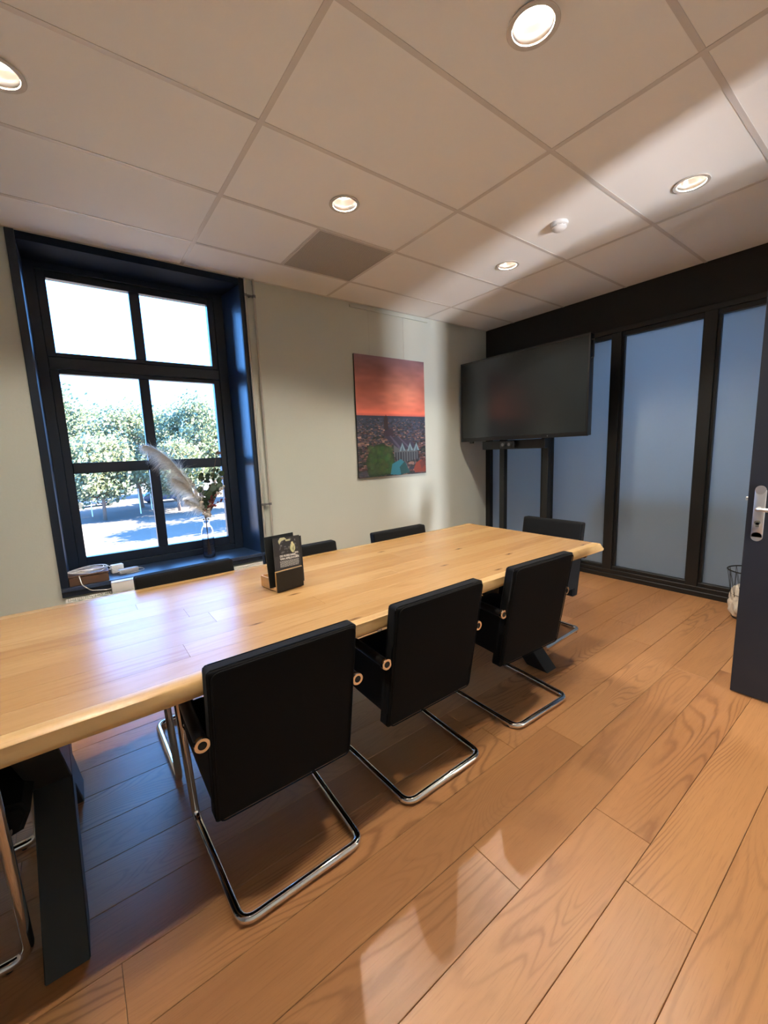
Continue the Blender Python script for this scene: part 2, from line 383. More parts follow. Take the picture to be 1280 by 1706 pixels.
# ceiling grid
GX = [-1.594, -.394, .806, 2.006, 3.206]; GY0 = 1.245
ce = S(thing('ceiling'))
bx('ceiling_slab', 'black_matt', XL-.2, 7.6, YB-1.7, YW+.3, CEIL+.16, CEIL+.26, ce)
xs = [XL]+GX+[XP]; ys = sorted([GY0+.6*k for k in range(-4, 4)]+[YW]); ys = [YB-1.5]+[v for v in ys if v > YB-1.5]
LIGHTS = [(-.05, 2.15), (1.405, 2.147), (2.887, 2.140), (-.05, .946), (1.404, .946), (2.893, .945)]
LR = 0.070
def tile(x0, x1, y0, y1, hole=None):
    cx, cy = (x0+x1)/2, (y0+y1)/2; bm = bmesh.new(); z0, z1 = .0013, .018; e = .0025
    x0, x1, y0, y1 = x0-cx+e, x1-cx-e, y0-cy+e, y1-cy-e
    if hole is None: box(bm, x0, x1, y0, y1, z0, z1, .001)
    else:
        hx, hy = hole[0]-cx, hole[1]-cy
        angs = sorted([2*PI*k/32 for k in range(32)]+[math.atan2(b-hy, a-hx) % (2*PI) for a in (x0, x1) for b in (y0, y1)])
        A, B = [], []
        for a in angs:
            c, s = math.cos(a), math.sin(a)
            t = min([((x1 if c > 0 else x0)-hx)/c if abs(c) > 1e-9 else 9, ((y1 if s > 0 else y0)-hy)/s if abs(s) > 1e-9 else 9])
            A.append((hx+LR*c, hy+LR*s)); B.append((hx+t*c, hy+t*s))
        n = len(angs)
        va = [bm.verts.new((*p, z0)) for p in A]; vb = [bm.verts.new((*p, z0)) for p in B]
        vc = [bm.verts.new((*p, z1)) for p in A]; vd = [bm.verts.new((*p, z1)) for p in B]
        for i in range(n):
            j = (i+1) % n
            bm.faces.new((va[i], va[j], vb[j], vb[i])); bm.faces.new((vc[i], vc[j], vd[j], vd[i]))
            bm.faces.new((va[i], va[j], vc[j], vc[i])); bm.faces.new((vb[i], vb[j], vd[j], vd[i]))
    return finish(bm, 'ceiling_tile', 'tile', ce, loc=(cx, cy, CEIL))
for i in range(len(xs)-1):
    for j in range(len(ys)-1):
        a, b, c, d = xs[i], xs[i+1], ys[j], ys[j+1]
        hl = [l for l in LIGHTS if a < l[0] < b and c < l[1] < d]
        if abs(a-.806) < .01 and abs(c-2.445) < .01:
            tile(a, 1.406, c, d); continue      # the other half is the air grille
        tile(a, b, c, d, hl[0] if hl else None)
for gx in GX: bx('ceiling_runner', 'tbar', gx-.012, gx+.012, YB-1.5, YW, CEIL-.001, CEIL+.0012, ce)
for gy in ys[1:-1]: bx('ceiling_runner', 'tbar', XL, XP, gy-.011, gy+.011, CEIL-.0006, CEIL+.0011, ce)
bx('ceiling_runner', 'tbar', 1.400, 1.412, 2.45, 3.04, CEIL-.0006, CEIL+.0011, ce)
bx('wall_angle', 'tbar', XL, WX0, YW-.02, YW, CEIL-.0006, CEIL+.01, ce)
bx('wall_angle', 'tbar', WX0, XP, YW-.02, YW, CEIL-.0006, CEIL+.01, ce)

# air grille
g = thing('air_grille', 'grey perforated square air grille set into the ceiling tiles', 'vent', (1.706, 2.745, CEIL))
bx('perforated_plate', 'vent', -.285, .285, -.283, .283, -.003, .004, g)
for a, b, c, d in ((-.294, -.285, -.289, .289), (.285, .288, -.289, .289), (-.285, .285, -.289, -.283), (-.285, .285, .283, .289)):
    bx('grille_frame', 'tbar', a, b, c, d, -.005, .004, g)

# downlights
labels = ['round recessed downlight cut off by the left edge of the photo, above the window side',
          'round recessed downlight above the table, just left of the grey grille tile',
          'smallest lit recessed downlight, on the ceiling in front of the television screen',
          'round recessed downlight above the near end of the table, behind the viewpoint',
          'largest lit recessed downlight, at the top edge of the photo',
          'lit recessed downlight at the right of the photo, beyond the smoke detector']
for (lx, ly), lb in zip(LIGHTS, labels):
    t = thing('ceiling_light', lb, 'light', (lx, ly, CEIL), group='recessed ceiling downlights')
    bm = bmesh.new(); lathe(bm, [(.067, -.001), (.084, -.001), (.086, -.004), (.084, -.006), (.068, -.004)], 40, closed=True); finish(bm, 'trim_ring', 'ringwhite', t, True)
    bm = bmesh.new(); lathe(bm, [(.068, -.003), (.062, .02), (.053, .045), (.045, .060), (.048, .066), (.069, .02), (.0695, -.002)], 40, closed=True); finish(bm, 'reflector', 'reflector', t, 'all')
    bm = bmesh.new(); lathe(bm, [(.0001, .057), (.044, .057), (.044, .068), (.0001, .068)], 32); finish(bm, 'lamp_glow', 'lamp', t)
    ld = bpy.data.lights.new('downlight_lamp', 'SPOT'); lo = bpy.data.objects.new('downlight_lamp', ld); C.objects.link(lo)
    lo.parent = t; lo.location = (0, 0, .045); ld.energy = LAMP_W; ld.color = LAMP_COL; ld.shadow_soft_size = 0.018; ld.spot_size = math.radians(128); ld.spot_blend = 0.35

# smoke detector
t = thing('smoke_detector', 'round white smoke detector on the ceiling between two downlights', 'smoke detector', (2.654, 1.578, CEIL))
bm = bmesh.new(); lathe(bm, [(.001, .003), (.052, .003), (.054, -.004), (.052, -.016), (.046, -.020), (.001, -.020)], 36); finish(bm, 'base', 'white', t, True)
bm = bmesh.new(); lathe(bm, [(.001, -.018), (.041, -.018), (.041, -.026), (.001, -.026)], 36); finish(bm, 'sensor_slot', 'grey', t, True)
bm = bmesh.new(); lathe(bm, [(.001, -.025), (.045, -.025), (.045, -.031), (.034, -.042), (.020, -.046), (.001, -.047)], 36); finish(bm, 'cap', 'white', t, True)
for k in range(10):
    a = 2*PI*k/10; bm = bmesh.new(); box(bm, -.0035, .0035, .037, .0435, -.027, -.017, mtx=Matrix.Rotation(a, 4, 'Z')); finish(bm, 'slot_rib', 'white', t)

# ------------------------------------------------------------------ window
wn = S(thing('window_1'))
def wbx(n, m, *a, **k): return bx(n, m, *a, parent=wn, **k)
FY = 3.74   # front face of the sash
# front casing
wbx('casing', 'navy', WX0, WX0+.045, YW-.018, YW+.03, WZ0, CEIL-.002, bev=.003)
wbx('casing', 'navy', WX1-.045, WX1, YW-.018, YW+.03, WZ0, CEIL-.002, bev=.003)
# reveals (slightly splayed)
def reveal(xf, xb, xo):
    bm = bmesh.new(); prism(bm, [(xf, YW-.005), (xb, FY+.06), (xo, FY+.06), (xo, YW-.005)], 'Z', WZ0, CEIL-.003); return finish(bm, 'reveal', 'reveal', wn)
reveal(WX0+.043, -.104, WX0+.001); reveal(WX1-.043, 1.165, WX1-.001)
wbx('head_reveal', 'navy_matt', WX0+.03, WX1-.03, YW-.005, FY+.06, CEIL-.05, CEIL-.004)
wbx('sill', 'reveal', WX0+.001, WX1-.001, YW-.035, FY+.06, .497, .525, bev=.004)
wbx('sill_front', 'navy', WX0+.002, WX1-.002, YW-.020, YW+.02, WZ0, .50, bev=.002)
# outer frame
FX0, FX1 = -.112, 1.172
wbx('outer_frame', 'navy', FX0, -.045, FY, FY+.09, .525, CEIL-.03, bev=.003)
wbx('outer_frame', 'navy', 1.098, FX1, FY, FY+.09, .525, CEIL-.03, bev=.003)
wbx('outer_frame', 'navy', -.045, 1.098, FY, FY+.09, .525, .575, bev=.003)
wbx('outer_frame', 'navy', -.045, 1.098, FY, FY+.09, 2.655, CEIL-.03, bev=.003)
wbx('transom', 'navy', -.045, 1.098, FY+.004, FY+.09, 2.005, 2.085, bev=.004)
# sash members
PX = [(.006, .492), (.562, 1.050)]
def sash(z0, z1, panes):
    s0 = FY+.016; s1 = FY+.075
    wbx('sash_stile', 'navy', -.047, .006, s0, s1, z0, z1, bev=.004)
    wbx('sash_stile', 'navy', 1.050, 1.100, s0, s1, z0, z1, bev=.004)
    wbx('sash_rail', 'navy', .004, 1.052, s0, s1, z0, panes[0][0], bev=.004)
    wbx('sash_rail', 'navy', .004, 1.052, s0, s1, panes[-1][1], z1, bev=.004)
    wbx('glazing_bar', 'navy', .492, .562, s0+.004, s1, panes[0][0]-.002, panes[-1][1]+.002, bev=.006)
    for a, b in zip(panes[:-1], panes[1:]):
        for p in PX: wbx('glazing_bar', 'navy', p[0]-.002, p[1]+.002, s0+.005, s1, a[1], b[0], bev=.006)
    for a, b in panes:
        for p in PX: wbx('window_pane', 'glass', p[0]-.006, p[1]+.006, s0+.040, s0+.044, a-.006, b+.006)
sash(.577, 2.003, [(.648, 1.272), (1.350, 1.975)])
sash(2.087, 2.653, [(2.118, 2.606)])
# steel handle stay on the sash
# ------------------------------------------------------------------ glass partition
pt = S(thing('wall_partition'))
def pb(n, m, *a, **k): return bx(n, m, *a, parent=pt, **k)
pb('lintel', 'black_matt', XP, XP+.12, YB-.1, YW, 2.405, CEIL+.15)
pb('top_rail', 'black_paint', XP-.012, XP+.07, YB, YW, 2.365, 2.408, bev=.003)
pb('top_rail', 'black_paint', XP+.004, XP+.07, YB, YW, 2.325, 2.366, bev=.003)
pb('bottom_rail', 'black_paint', XP-.022, XP+.07, YB, YW, 0, .045, bev=.003)
pb('bottom_rail', 'black_paint', XP-.010, XP+.07, YB, YW, .045, .085, bev=.003)
pb('bottom_rail', 'black_paint', XP+.004, XP+.07, YB, YW, .085, .118, bev=.003)
posts = [(3.37, YW), (2.56, 2.66), (1.855, 1.945), (1.135, 1.225), (.415, .505), (-.305, -.215)]
for a, b in posts:
    pb('post', 'black_paint', XP-.010, XP+.08, a, b, .085, 2.366, bev=.003)
    if b < YW: pb('glazing_bead', 'black_paint', XP+.012, XP+.05, a-.022, a+.001, .117, 2.326, bev=.002)
    if b < YW: pb('glazing_bead', 'black_paint', XP+.012, XP+.05, b-.001, b+.010, .117, 2.326, bev=.002)
for (a, b), (c, d) in zip(posts[1:], posts[:-1]):
    pb('frosted_pane', 'frost', XP+.048, XP+.056, b-.005, c+.005, .112, 2.330)

# next room behind the frosted partition
S(bx('floor_hall', 'floor', XP+.12, 7.5, YB-.2, YW, -.08, 0))
S(bx('wall_hall_far', 'hallwall', 7.5, 7.6, YB-.2, YW, -.08, CEIL+.2))
S(bx('wall_hall_right', 'hallwall', XP+.12, 7.6, YB-.3, YB-.1, -.08, CEIL+.2))
S(bx('wall_hall_left', 'hallwall', XP+.12, 5.0, YW, YW+.2, -.08, CEIL+.2))
S(bx('wall_hall_left_end', 'hallwall', 6.6, 7.6, YW, YW+.2, -.08, CEIL+.2))
S(bx('wall_hall_middle', 'hallwall', 5.0, 6.6, YW, YW+.2, -.08, CEIL+.2))
S(bx('ceiling_hall', 'hallwall', XP+.12, 7.6, YB-.2, YW+.2, CEIL, CEIL+.1))
hd = thing('hall_desk', 'blurred brown desk top seen only through the frosted glass pane', 'desk', (4.62, 1.45, 0))
bx('desk_top', 'halldesk', -.28, .32, -.52, .58, .83, .89, hd, .004)
for sx in (-.2, .26):
    for sy in (-.46, .52): bx('leg', 'blacksteel', sx-.02, sx+.02, sy-.02, sy+.02, 0, .83, hd)
hl = bpy.data.lights.new('hall_fill_lamp', 'AREA'); ho = bpy.data.objects.new('hall_fill_lamp', hl); C.objects.link(ho)  # added unseen fill, tinted blue to brighten the frosted panes from behind
hl.energy = HALL_W; hl.color = (.80, .90, 1.0); hl.shape = 'RECTANGLE'; hl.size = 1.2; hl.size_y = .6; ho.location = (5.6, 1.5, CEIL-.02)

# ------------------------------------------------------------------ open door leaf
dr = S(thing('door_1'))
bx('door_leaf', 'door', 2.70, 2.742, -.375, .545, .008, 2.30, dr, .002)
pl = bx('lock_plate', 'steel', 2.694, 2.700, .475, .520, .858, 1.098, dr, .0025, 2)
bm = bmesh.new(); lathe(bm, [(.001, 0), (.021, 0), (.021, .004), (.0195, .006), (.001, .006)], 24, c=(2.690, .4975, 1.098), axis='X'); finish(bm, 'plate_end', 'steel', dr, True)
bm = bmesh.new(); lathe(bm, [(.001, 0), (.0225, 0), (.0225, .004), (.021, .006), (.001, .006)], 28, c=(2.694, .4975, .862), axis='X'); finish(bm, 'plate_end', 'steel', dr, True)
bm = bmesh.new(); tube(bm, fillet([(2.694, .4975, 1.005), (2.645, .4975, 1.005), (2.640, .36, 1.005)], .014, 5), .0095, 14); finish(bm, 'lever_handle', 'steel', dr, True)
bm = bmesh.new(); lathe(bm, [(.001, 0), (.012, 0), (.012, .008), (.001, .008)], 20, c=(2.687, .4975, .935), axis='X'); box(bm, 2.687, 2.694, .491, .504, .912, .935); finish(bm, 'lock_cylinder', 'chrome', dr, True)
bm = bmesh.new(); box(bm, 2.713, 2.729, .543, .557, 1.04, 1.058, .002); finish(bm, 'latch_bolt', 'steel', dr)
# door frame
df = S(thing('trim_1'))
bx('door_jamb', 'black_paint', 2.04, 2.10, YB-.13, YB+.012, 0, 2.38, df); bx('door_jamb', 'black_paint', 2.745, 2.80, YB-.13, YB+.012, 0, 2.38, df); bx('door_head', 'black_paint', 2.10, 2.745, YB-.13, YB+.012, 2.32, 2.38, df)

# ------------------------------------------------------------------ dining / meeting table
tb = thing('meeting_table', 'long light oak live-edge meeting table on black crossed steel legs', 'table', (1.0, 1.675, 0))
TY0, TY1, TX0, TX1, TZ = 1.163-1.675, 2.200-1.675, -1.52, 1.487, .755
def wav(x, s): return .010*math.sin(x*1.7+s)+.006*math.sin(x*4.1+s*2)+.0025*math.sin(x*11+s)
rb = random.Random(5)
cuts = [TY0+.045]; 
while cuts[-1] < TY1-.16: cuts.append(cuts[-1]+rb.uniform(.075, .125))
cuts.append(TY1-.045)
for a, b in zip(cuts[:-1], cuts[1:]):
    xx = [TX0]
    if rb.random() < .8: xx.append(rb.uniform(-.9, .3)); 
    if rb.random() < .5: xx.append(xx[-1]+rb.uniform(.6, .9))
    xx.append(TX1)
    for c, d in zip(xx[:-1], xx[1:]):
        bm = bmesh.new(); hx = (d-c)/2-.0002; hy = (b-a)/2-.0002
        box(bm, -hx, hx, -hy, hy, -.052, 0, .0004)
        if d == TX1:
            for v in bm.verts:
                if v.co.x > 0 and v.co.z < -.02: v.co.x += .028
        finish(bm, 'table_board', 'table', tb, loc=((c+d)/2, (a+b)/2, TZ))
for side in (0, 1):
    bm = bmesh.new(); n = 90; rows = []
    for i in range(n+1):
        x = TX0+(TX1-TX0)*i/n
        e = TY0+wav(x, 1.3)*.8 if side == 0 else TY1+wav(x, 4.0)*.5
        s = -1 if side == 0 else 1; inn = cuts[0]-.0003 if side == 0 else cuts[-1]+.0003
        k = .004*math.sin(x*7+side)
        end = 0.0
        prof = [(inn, 0), (e-s*.006, 0), (e, -.004), (e+s*(.004+k), -.018), (e+s*(.008+k*.5), -.034), (e+s*.004, -.046), (e-s*.012, -.052), (inn, -.052)]
        ring = []
        for yy, zz in prof:
            dx = .028*min(1, max(0, -zz-.004)/.03) if i == n else 0
            ring.append(bm.verts.new((x+dx, yy-(inn), zz)))
        rows.append(ring)
    for i in range(n):
        for k in range(8): bm.faces.new((rows[i][k], rows[i][(k+1) % 8], rows[i+1][(k+1) % 8], rows[i+1][k]))
    bm.faces.new(rows[0]); bm.faces.new(rows[-1])
    finish(bm, 'live_edge', 'table_edge', tb, True, loc=(0, inn, TZ))
def xframe(lx):
    fr = thing('leg_frame'); fr.parent = tb; fr.location = (lx, 0, 0)
    for k in list(fr.keys()): pass
    for s in (1, -1):
        ln = .0
        pA = Vector((0, -.335*s, 0)); pB = Vector((0, .335*s, .680))
        bm = bmesh.new(); hw = .071
        prism(bm, [(pA.y-hw, 0), (pA.y+hw, 0), (pB.y+hw, .685), (pB.y-hw, .685)], 'X', -.05+.0005*s, .05+.0005*s)
        bmesh.ops.bevel(bm, geom=bm.edges[:], offset=.003, segments=1, affect='EDGES')
        finish(bm, 'leg', 'blacksteel', fr)
    bx('top_plate', 'blacksteel', -.075, .075, -.44, .44, .686, .7025, fr)
xframe(-.17-1.0); xframe(2.175-1.0)

# ------------------------------------------------------------------ cantilever chairs
def rounded_slab(w2, t, h, r=.02, seg=3, nx=10, nz=10, crown=.006):
    """upright cushion centred on x, from z 0..h, y 0 (rear) .. t"""
    bm = bmesh.new(); box(bm, -w2, w2, 0, t, 0, h)
    bmesh.ops.subdivide_edges(bm, edges=bm.edges[:], cuts=7, use_grid_fill=True)
    for v in bm.verts:
        x, y, z = v.co
        fx = 1-abs(x/w2)**6; fz = 1-abs(2*z/h-1)**6
        v.co.y += (crown if y > t*.5 else -crown*.5)*fx*fz*(1 if y in (0, t) or True else 0)
    es = [e for e in bm.edges if len(e.link_faces) == 2 and e.calc_face_angle(0) > 1.0]
    bmesh.ops.bevel(bm, geom=es, offset=r, segments=seg, affect='EDGES', profile=.6)
    return bm
def make_chair():
    t = thing('cantilever_chair')
    fw = .213
    fpts = [(-fw, .05, .585), (-fw, .512, .600), (-.225, .496, .0150), (-.207, .0140, .0150), (.207, .0140, .0150), (.225, .496, .0150), (fw, .512, .600), (fw, .05, .585)]
    # widen the arms so that they sit outside the cushion
    fpts[0] = (-.252, .07, .585); fpts[1] = (-.246, .488, .600); fpts[-1] = (.252, .07, .585); fpts[-2] = (.246, .488, .600)
    path = fillet(fpts, {1: .05, 2: .045, 3: .045, 4: .045, 5: .045, 6: .06}, 7)
    bm = bmesh.new(); tube(bm, path, .0140, 14); finish(bm, 'frame', 'chrome', t, 'all')
    # backrest (rear face slightly reclined)
    bm = rounded_slab(.232, .058, .512, r=.014, crown=.005)
    sh = Matrix.Shear('XZ', 3, (0, 0))
    for v in bm.verts:
        v.co.y += .095-(v.co.z/.512)*.085; v.co.z += .295
    bk = finish(bm, 'backrest', 'fabric', t, 'all')
    bm = bmesh.new(); rim = []
    for (px, pz) in ((-.222, .006), (.222, .006), (.222, .506), (-.222, .506)): rim.append((px, .0915-(pz/.512)*.085-.001, pz+.295))
    rr = fillet([((rim[0][0]+rim[1][0])/2, rim[0][1], rim[0][2])]+rim[1:]+[rim[0]]+[((rim[0][0]+rim[1][0])/2, rim[0][1], rim[0][2])], .022, 4)
    tube(bm, rr[:-1], .0022, 6, closed=True); finish(bm, 'piping', 'fabric', bk, 'all')
    # seat cushion
    bm = bmesh.new(); prism(bm, [(.12, .362), (.30, .355), (.45, .358), (.525, .375), (.545, .42), (.53, .455), (.46, .468), (.28, .462), (.12, .47)], 'X', -.215, .215)
    bmesh.ops.bevel(bm, geom=[e for e in bm.edges if abs(e.verts[0].co.x-e.verts[1].co.x) < 1e-6], offset=.012, segments=3, affect='EDGES')
    finish(bm, 'seat', 'fabric', t, True)
    for s in (-1, 1):
        bm = bmesh.new(); prism(bm, [(.108, .350), (.30, .362), (.44, .368), (.475, .39), (.485, .43), (.478, .574), (.085, .560)], 'X', s*.2155, s*.233)
        bmesh.ops.bevel(bm, geom=bm.edges[:], offset=.006, segments=2, affect='EDGES')
        finish(bm, 'side_panel', 'fabric', t, True)
        bm = bmesh.new(); tube(bm, [(s*.252, .072, .585), (s*.2505, .20, .589), (s*.2465, .43, .597)], .0175, 16)
        sl = finish(bm, 'arm_sleeve', 'plastic', t, True)
        bm = bmesh.new(); lathe(bm, [(.012, .0), (.0205, .0), (.022, .003), (.022, .011), (.018, .013), (.012, .006)], 24, c=(s*.252, .056, .585), axis='Y', closed=True); finish(bm, 'end_ring', 'chrome', sl, True)
        bm = bmesh.new(); lathe(bm, [(.001, .0), (.0125, .0), (.0125, .012), (.001, .012)], 20, c=(s*.252, .058, .585), axis='Y'); finish(bm, 'end_plug', 'rubber', sl, True)
        bm = bmesh.new(); tube(bm, [(s*.210, .44, .400), (s*.234, .504, .400)], .009, 10); finish(bm, 'bracket', 'chrome', t, True)
        for yy in (.06, .45):
            bm = bmesh.new(); lathe(bm, [(.001, 0), (.009, 0), (.010, .004), (.008, .008), (.001, .008)], 14, c=(s*(.207+.018*yy/.5), yy, 0)); finish(bm, 'glide', 'rubber', t, True)
    return t
proto = make_chair()
chairs = [ # x, y, facing (rotz; 0 = facing +Y), label, group
 (.444, 1.062, 0.00, 'black fabric chair in the foreground, nearest of the three along the near table side'),
 (1.083, 1.072, 0.00, 'middle black chair of the three along the near side of the table'),
 (1.765, 1.062, -.045, 'farthest black chair of the three on the near side, hiding the table leg'),
 (.400, 2.285, PI+.06, 'black chair on the window side, its top edge showing in front of the window sill'),
 (1.040, 2.285, PI, 'black chair on the window side, partly hidden behind the leaflet holder'),
 (1.790, 2.275, PI, 'black chair on the window side, against the white wall under the sunset picture'),
 (2.835, 1.655, PI/2, 'black chair at the far head of the table, in front of the frosted glass'),
 (-.747, 1.600, -PI/2, 'black chair at the near head of the table, cut off by the left photo edge'),
]
for i, (x, y, rz, lb) in enumerate(chairs):
    o = proto if i == 0 else copy_tree(proto)
    o.location = (x, y, 0.0015); o.rotation_euler = (0, 0, rz)
    tag(o, lb, 'chair', 'black cantilever chairs around the table')

# ------------------------------------------------------------------ television, its stand and camera
TVX, TY_0, TY_1, TZ0, TZ1 = 3.715, 1.885, 3.385, 1.425, 2.305
tcy = (TY_0+TY_1)/2
tv = thing('television', 'large black flat television screen with a thin bezel on the floor stand', 'television', (TVX, tcy, 1.42))
hw = (TY_1-TY_0)/2; hh = TZ1-TZ0
bx('housing', 'plastic', .006, .07, -hw+.004, hw-.004, .006, hh-.004, tv, .006, 2)
b_ = .016
for a, b, c, d in ((-hw, -hw+b_, 0, hh), (hw-b_, hw, 0, hh), (-hw+b_, hw-b_, hh-b_, hh), (-hw+b_, hw-b_, 0, .040)):
    bx('bezel', 'plastic', -.008, .012, a, b, c, d, tv, .002)
bx('screen', 'screen', -.003, .004, -hw+b_, hw-b_, .040, hh-b_, tv)
bm = bmesh.new(); lathe(bm, [(.001, 0), (.006, 0), (.006, .002), (.001, .002)], 14, c=(-.0098, -.36, .018), axis='X'); finish(bm, 'power_button', 'clip', tv, True)
bx('sensor_foot', 'plastic', 0, .02, hw-.17, hw-.12, -.022, .002, tv, .003)
bm = bmesh.new(); tube(bm, fillet([(.01, -hw+.002, hh-.06), (.01, -hw-.022, hh-.06), (.01, -hw-.022, hh-.21), (.01, -hw+.002, hh-.21)], .01, 4), .0045, 8); finish(bm, 'side_handle', 'plastic', tv, True)
st = thing('tv_stand', 'black steel lift stand with two columns carrying the television', 'stand', (3.86, 2.635, 0))
for s in (-1, 1):
    bx('column', 'blacksteel', -.03, .03, s*.265-.032, s*.265+.032, .06, 2.05, st, .003)
    bx('base_foot', 'blacksteel', -.36, .30, s*.265-.035, s*.265+.035, .035, .085, st, .006)
    for xx in (-.33, .27):
        bm = bmesh.new(); lathe(bm, [(.001, -.012), (.022, -.012), (.026, -.006), (.026, .006), (.022, .012), (.001, .012)], 20, c=(xx, s*.265, .026), axis='Y'); finish(bm, 'caster', 'rubber', st, True)
bx('base_bar', 'blacksteel', -.02, .02, -.235, .235, .04, .08, st)
bx('crossbar', 'blacksteel', -.10, -.03, -.30, .48, 1.322, 1.415, st, .003)
bx('mount_plate', 'blacksteel', -.085, -.03, -.30, .30, 1.60, 2.02, st, .002)
bm = bmesh.new()
for k in range(14): box(bm, -.045, -.032, .223, .236, 1.02+k*.020, 1.032+k*.020)
finish(bm, 'cable_chain', 'plastic', st)
cm = thing('conference_camera', 'small black twin-lens conference camera fixed under the television', 'camera', (3.735, 2.755, 1.328))
bx('body', 'plastic', -.02, .024, -.092, .092, 0, .086, cm, .018, 3)
for s in (-.040, .040):
    bm = bmesh.new(); lathe(bm, [(.001, .0), (.028, .0), (.031, .004), (.031, .014), (.001, .014)], 28, c=(-.033, s, .043), axis='X'); finish(bm, 'lens_ring', 'blacksteel', cm, True)
    bm = bmesh.new(); lathe(bm, [(.001, .0), (.017, .002), (.017, .004), (.001, .004)], 20, c=(-.0355, s, .043), axis='X'); finish(bm, 'lens', 'clip', cm, True)

# ------------------------------------------------------------------ picture of a city at sunset
def paint_city(W, H):
    rg = np.random.RandomState(4)
    def smooth(w, h, cx, cy):
        g = rg.rand(cy+2, cx+2); yy = np.linspace(0, cy, h)[:, None]; xx = np.linspace(0, cx, w)[None, :]
        y0 = yy.astype(int); x0 = xx.astype(int); fy = yy-y0; fx = xx-x0
        return (g[y0, x0]*(1-fx)+g[y0, x0+1]*fx)*(1-fy)+(g[y0+1, x0]*(1-fx)+g[y0+1, x0+1]*fx)*fy
    im = np.zeros((H, W, 3)); Y = np.linspace(0, 1, H)[:, None]; X = np.linspace(0, 1, W)[None, :]
    hz = .485
    stops = [(0, (118, 92, 100)), (.12, (150, 100, 96)), (.28, (176, 106, 92)), (.40, (186, 104, 88)), (.46, (205, 106, 86)), (.485, (168, 84, 80))]
    for c in range(3):
        im[:, :, c] = np.interp(Y, [s[0] for s in stops], [s[1][c] for s in stops])*np.ones((1, W))
    cl = smooth(W, H, 5, 16)*.6+smooth(W, H, 11, 40)*.4
    sky = Y < hz
    im = np.where(sky[:, :, None], im*(0.86+.28*cl[:, :, None]), im)
    g0 = 1-np.clip(((X-.62)/.35)**2+((Y-.27)/.22)**2, 0, 1); im += (g0*18)[:, :, None]*np.array([1, .9, .6])*sky[:, :, None]
    # city
    base = np.array([44, 46, 58.]); far = np.array([54, 62, 80.])
    k = np.clip((Y-hz)/(1-hz), 0, 1)
    city = far*(1-k[:, :, None])+base*k[:, :, None]
    city = city*(.75+.5*smooth(W, H, 30, 60)[:, :, None])
    im = np.where(sky[:, :, None], im, city)
    cols = [(96, 68, 66), (70, 46, 50), (118, 92, 86), (60, 62, 74), (150, 118, 104), (36, 46, 44), (40, 44, 56), (84, 72, 80), (28, 38, 36)]
    for _ in range(2600):
        kk = rg.rand()**.8; yy = hz+.012+kk*(1-hz); xx = rg.rand(); s = .006+.030*kk
        w = s*(.5+rg.rand()); h = s*.45*(.4+rg.rand())
        c = np.array(cols[rg.randint(len(cols))])*(.7+.5*rg.rand())
        x0, x1, y0, y1 = int((xx-w)*W), int((xx+w)*W), int((yy-h*W/H)*H), int((yy+h*W/H)*H)
        x0 = max(x0, 0); y0 = max(y0, int(hz*H)+1); im[y0:max(y1, y0+1), x0:max(x1, x0+1)] = im[y0:max(y1, y0+1), x0:max(x1, x0+1)]*.25+c*.75
    def poly(pts, col, a=1.0):
        px = np.array([p[0] for p in pts]); py = np.array([p[1] for p in pts]); ins = np.zeros((H, W), bool); n = len(pts); j = n-1
        XX = X+0*Y; YY = Y+0*X
        for i in range(n):
            cnd = ((py[i] > YY) != (py[j] > YY)) & (XX < (px[j]-px[i])*(YY-py[i])/(py[j]-py[i]+1e-12)+px[i]); ins ^= cnd; j = i
        im[ins] = im[ins]*(1-a)+np.array(col)*a
    poly([(0, .485), (1, .485), (1, .505), (0, .505)], (48, 54, 68), .8)
    poly([(.36, .66), (.50, .66), (.50, .60), (.44, .59), (.36, .62)], (54, 44, 56))      # far church nave
    poly([(.365, .60), (.43, .60), (.425, .50), (.40, .475), (.372, .50)], (52, 42, 46))  # tower
    poly([(.12, .97), (.10, .86), (.16, .77), (.24, .73), (.34, .72), (.44, .75), (.50, .82), (.50, .92), (.42, .99), (.14, 1.0)], (38, 54, 40))
    for _ in range(200):
        a, b = .14+.34*rg.rand(), .75+.22*rg.rand(); r = .02+.02*rg.rand(); c = (46+24*rg.rand(), 66+26*rg.rand(), 42+14*rg.rand())
        poly([(a+r*math.cos(q), b+.6*r*math.sin(q)) for q in np.linspace(0, 6.28, 9)[:-1]], c, .35)
    poly([(.37, .665), (.44, .655), (.78, .70), (.86, .755), (.60, .785)], (52, 50, 66))   # big roof
    poly([(.44, .655), (.46, .652), (.64, .78), (.60, .785)], (74, 72, 90))
    poly([(.56, .66), (.58, .66), (.76, .765), (.73, .77)], (74, 72, 90))
    poly([(.50, .735), (.62, .785), (.86, .76), (.88, .86), (.60, .90), (.50, .83)], (78, 82, 88))
    for q in np.linspace(.52, .87, 10): poly([(q, .80), (q+.016, .80), (q+.016, .885), (q, .885)], (38, 42, 52))
    for q in (.63, .75, .85): poly([(q-.045, .79), (q, .715), (q+.045, .785)], (104, 128, 138)); poly([(q-.02, .785), (q, .74), (q+.02, .785)], (70, 86, 100))
    poly([(.44, .99), (.47, .90), (.60, .86), (.68, .90), (.74, .985), (.58, 1.0)], (46, 104, 120)); poly([(.58, .93), (.66, .88), (.74, .985), (.60, 1.0)], (38, 70, 74))
    poly([(.80, .96), (.84, .90), (.93, .87), (1, .93), (1, .985), (.82, .99)], (112, 56, 48))
    poly([(.90, .90), (1, .85), (1, .92), (.93, .96)], (88, 52, 52), .8)
    poly([(.0, .96), (.10, .94), (.14, 1), (0, 1)], (60, 64, 78), .7)
    return np.clip(im*1.12, 0, 255)/255.
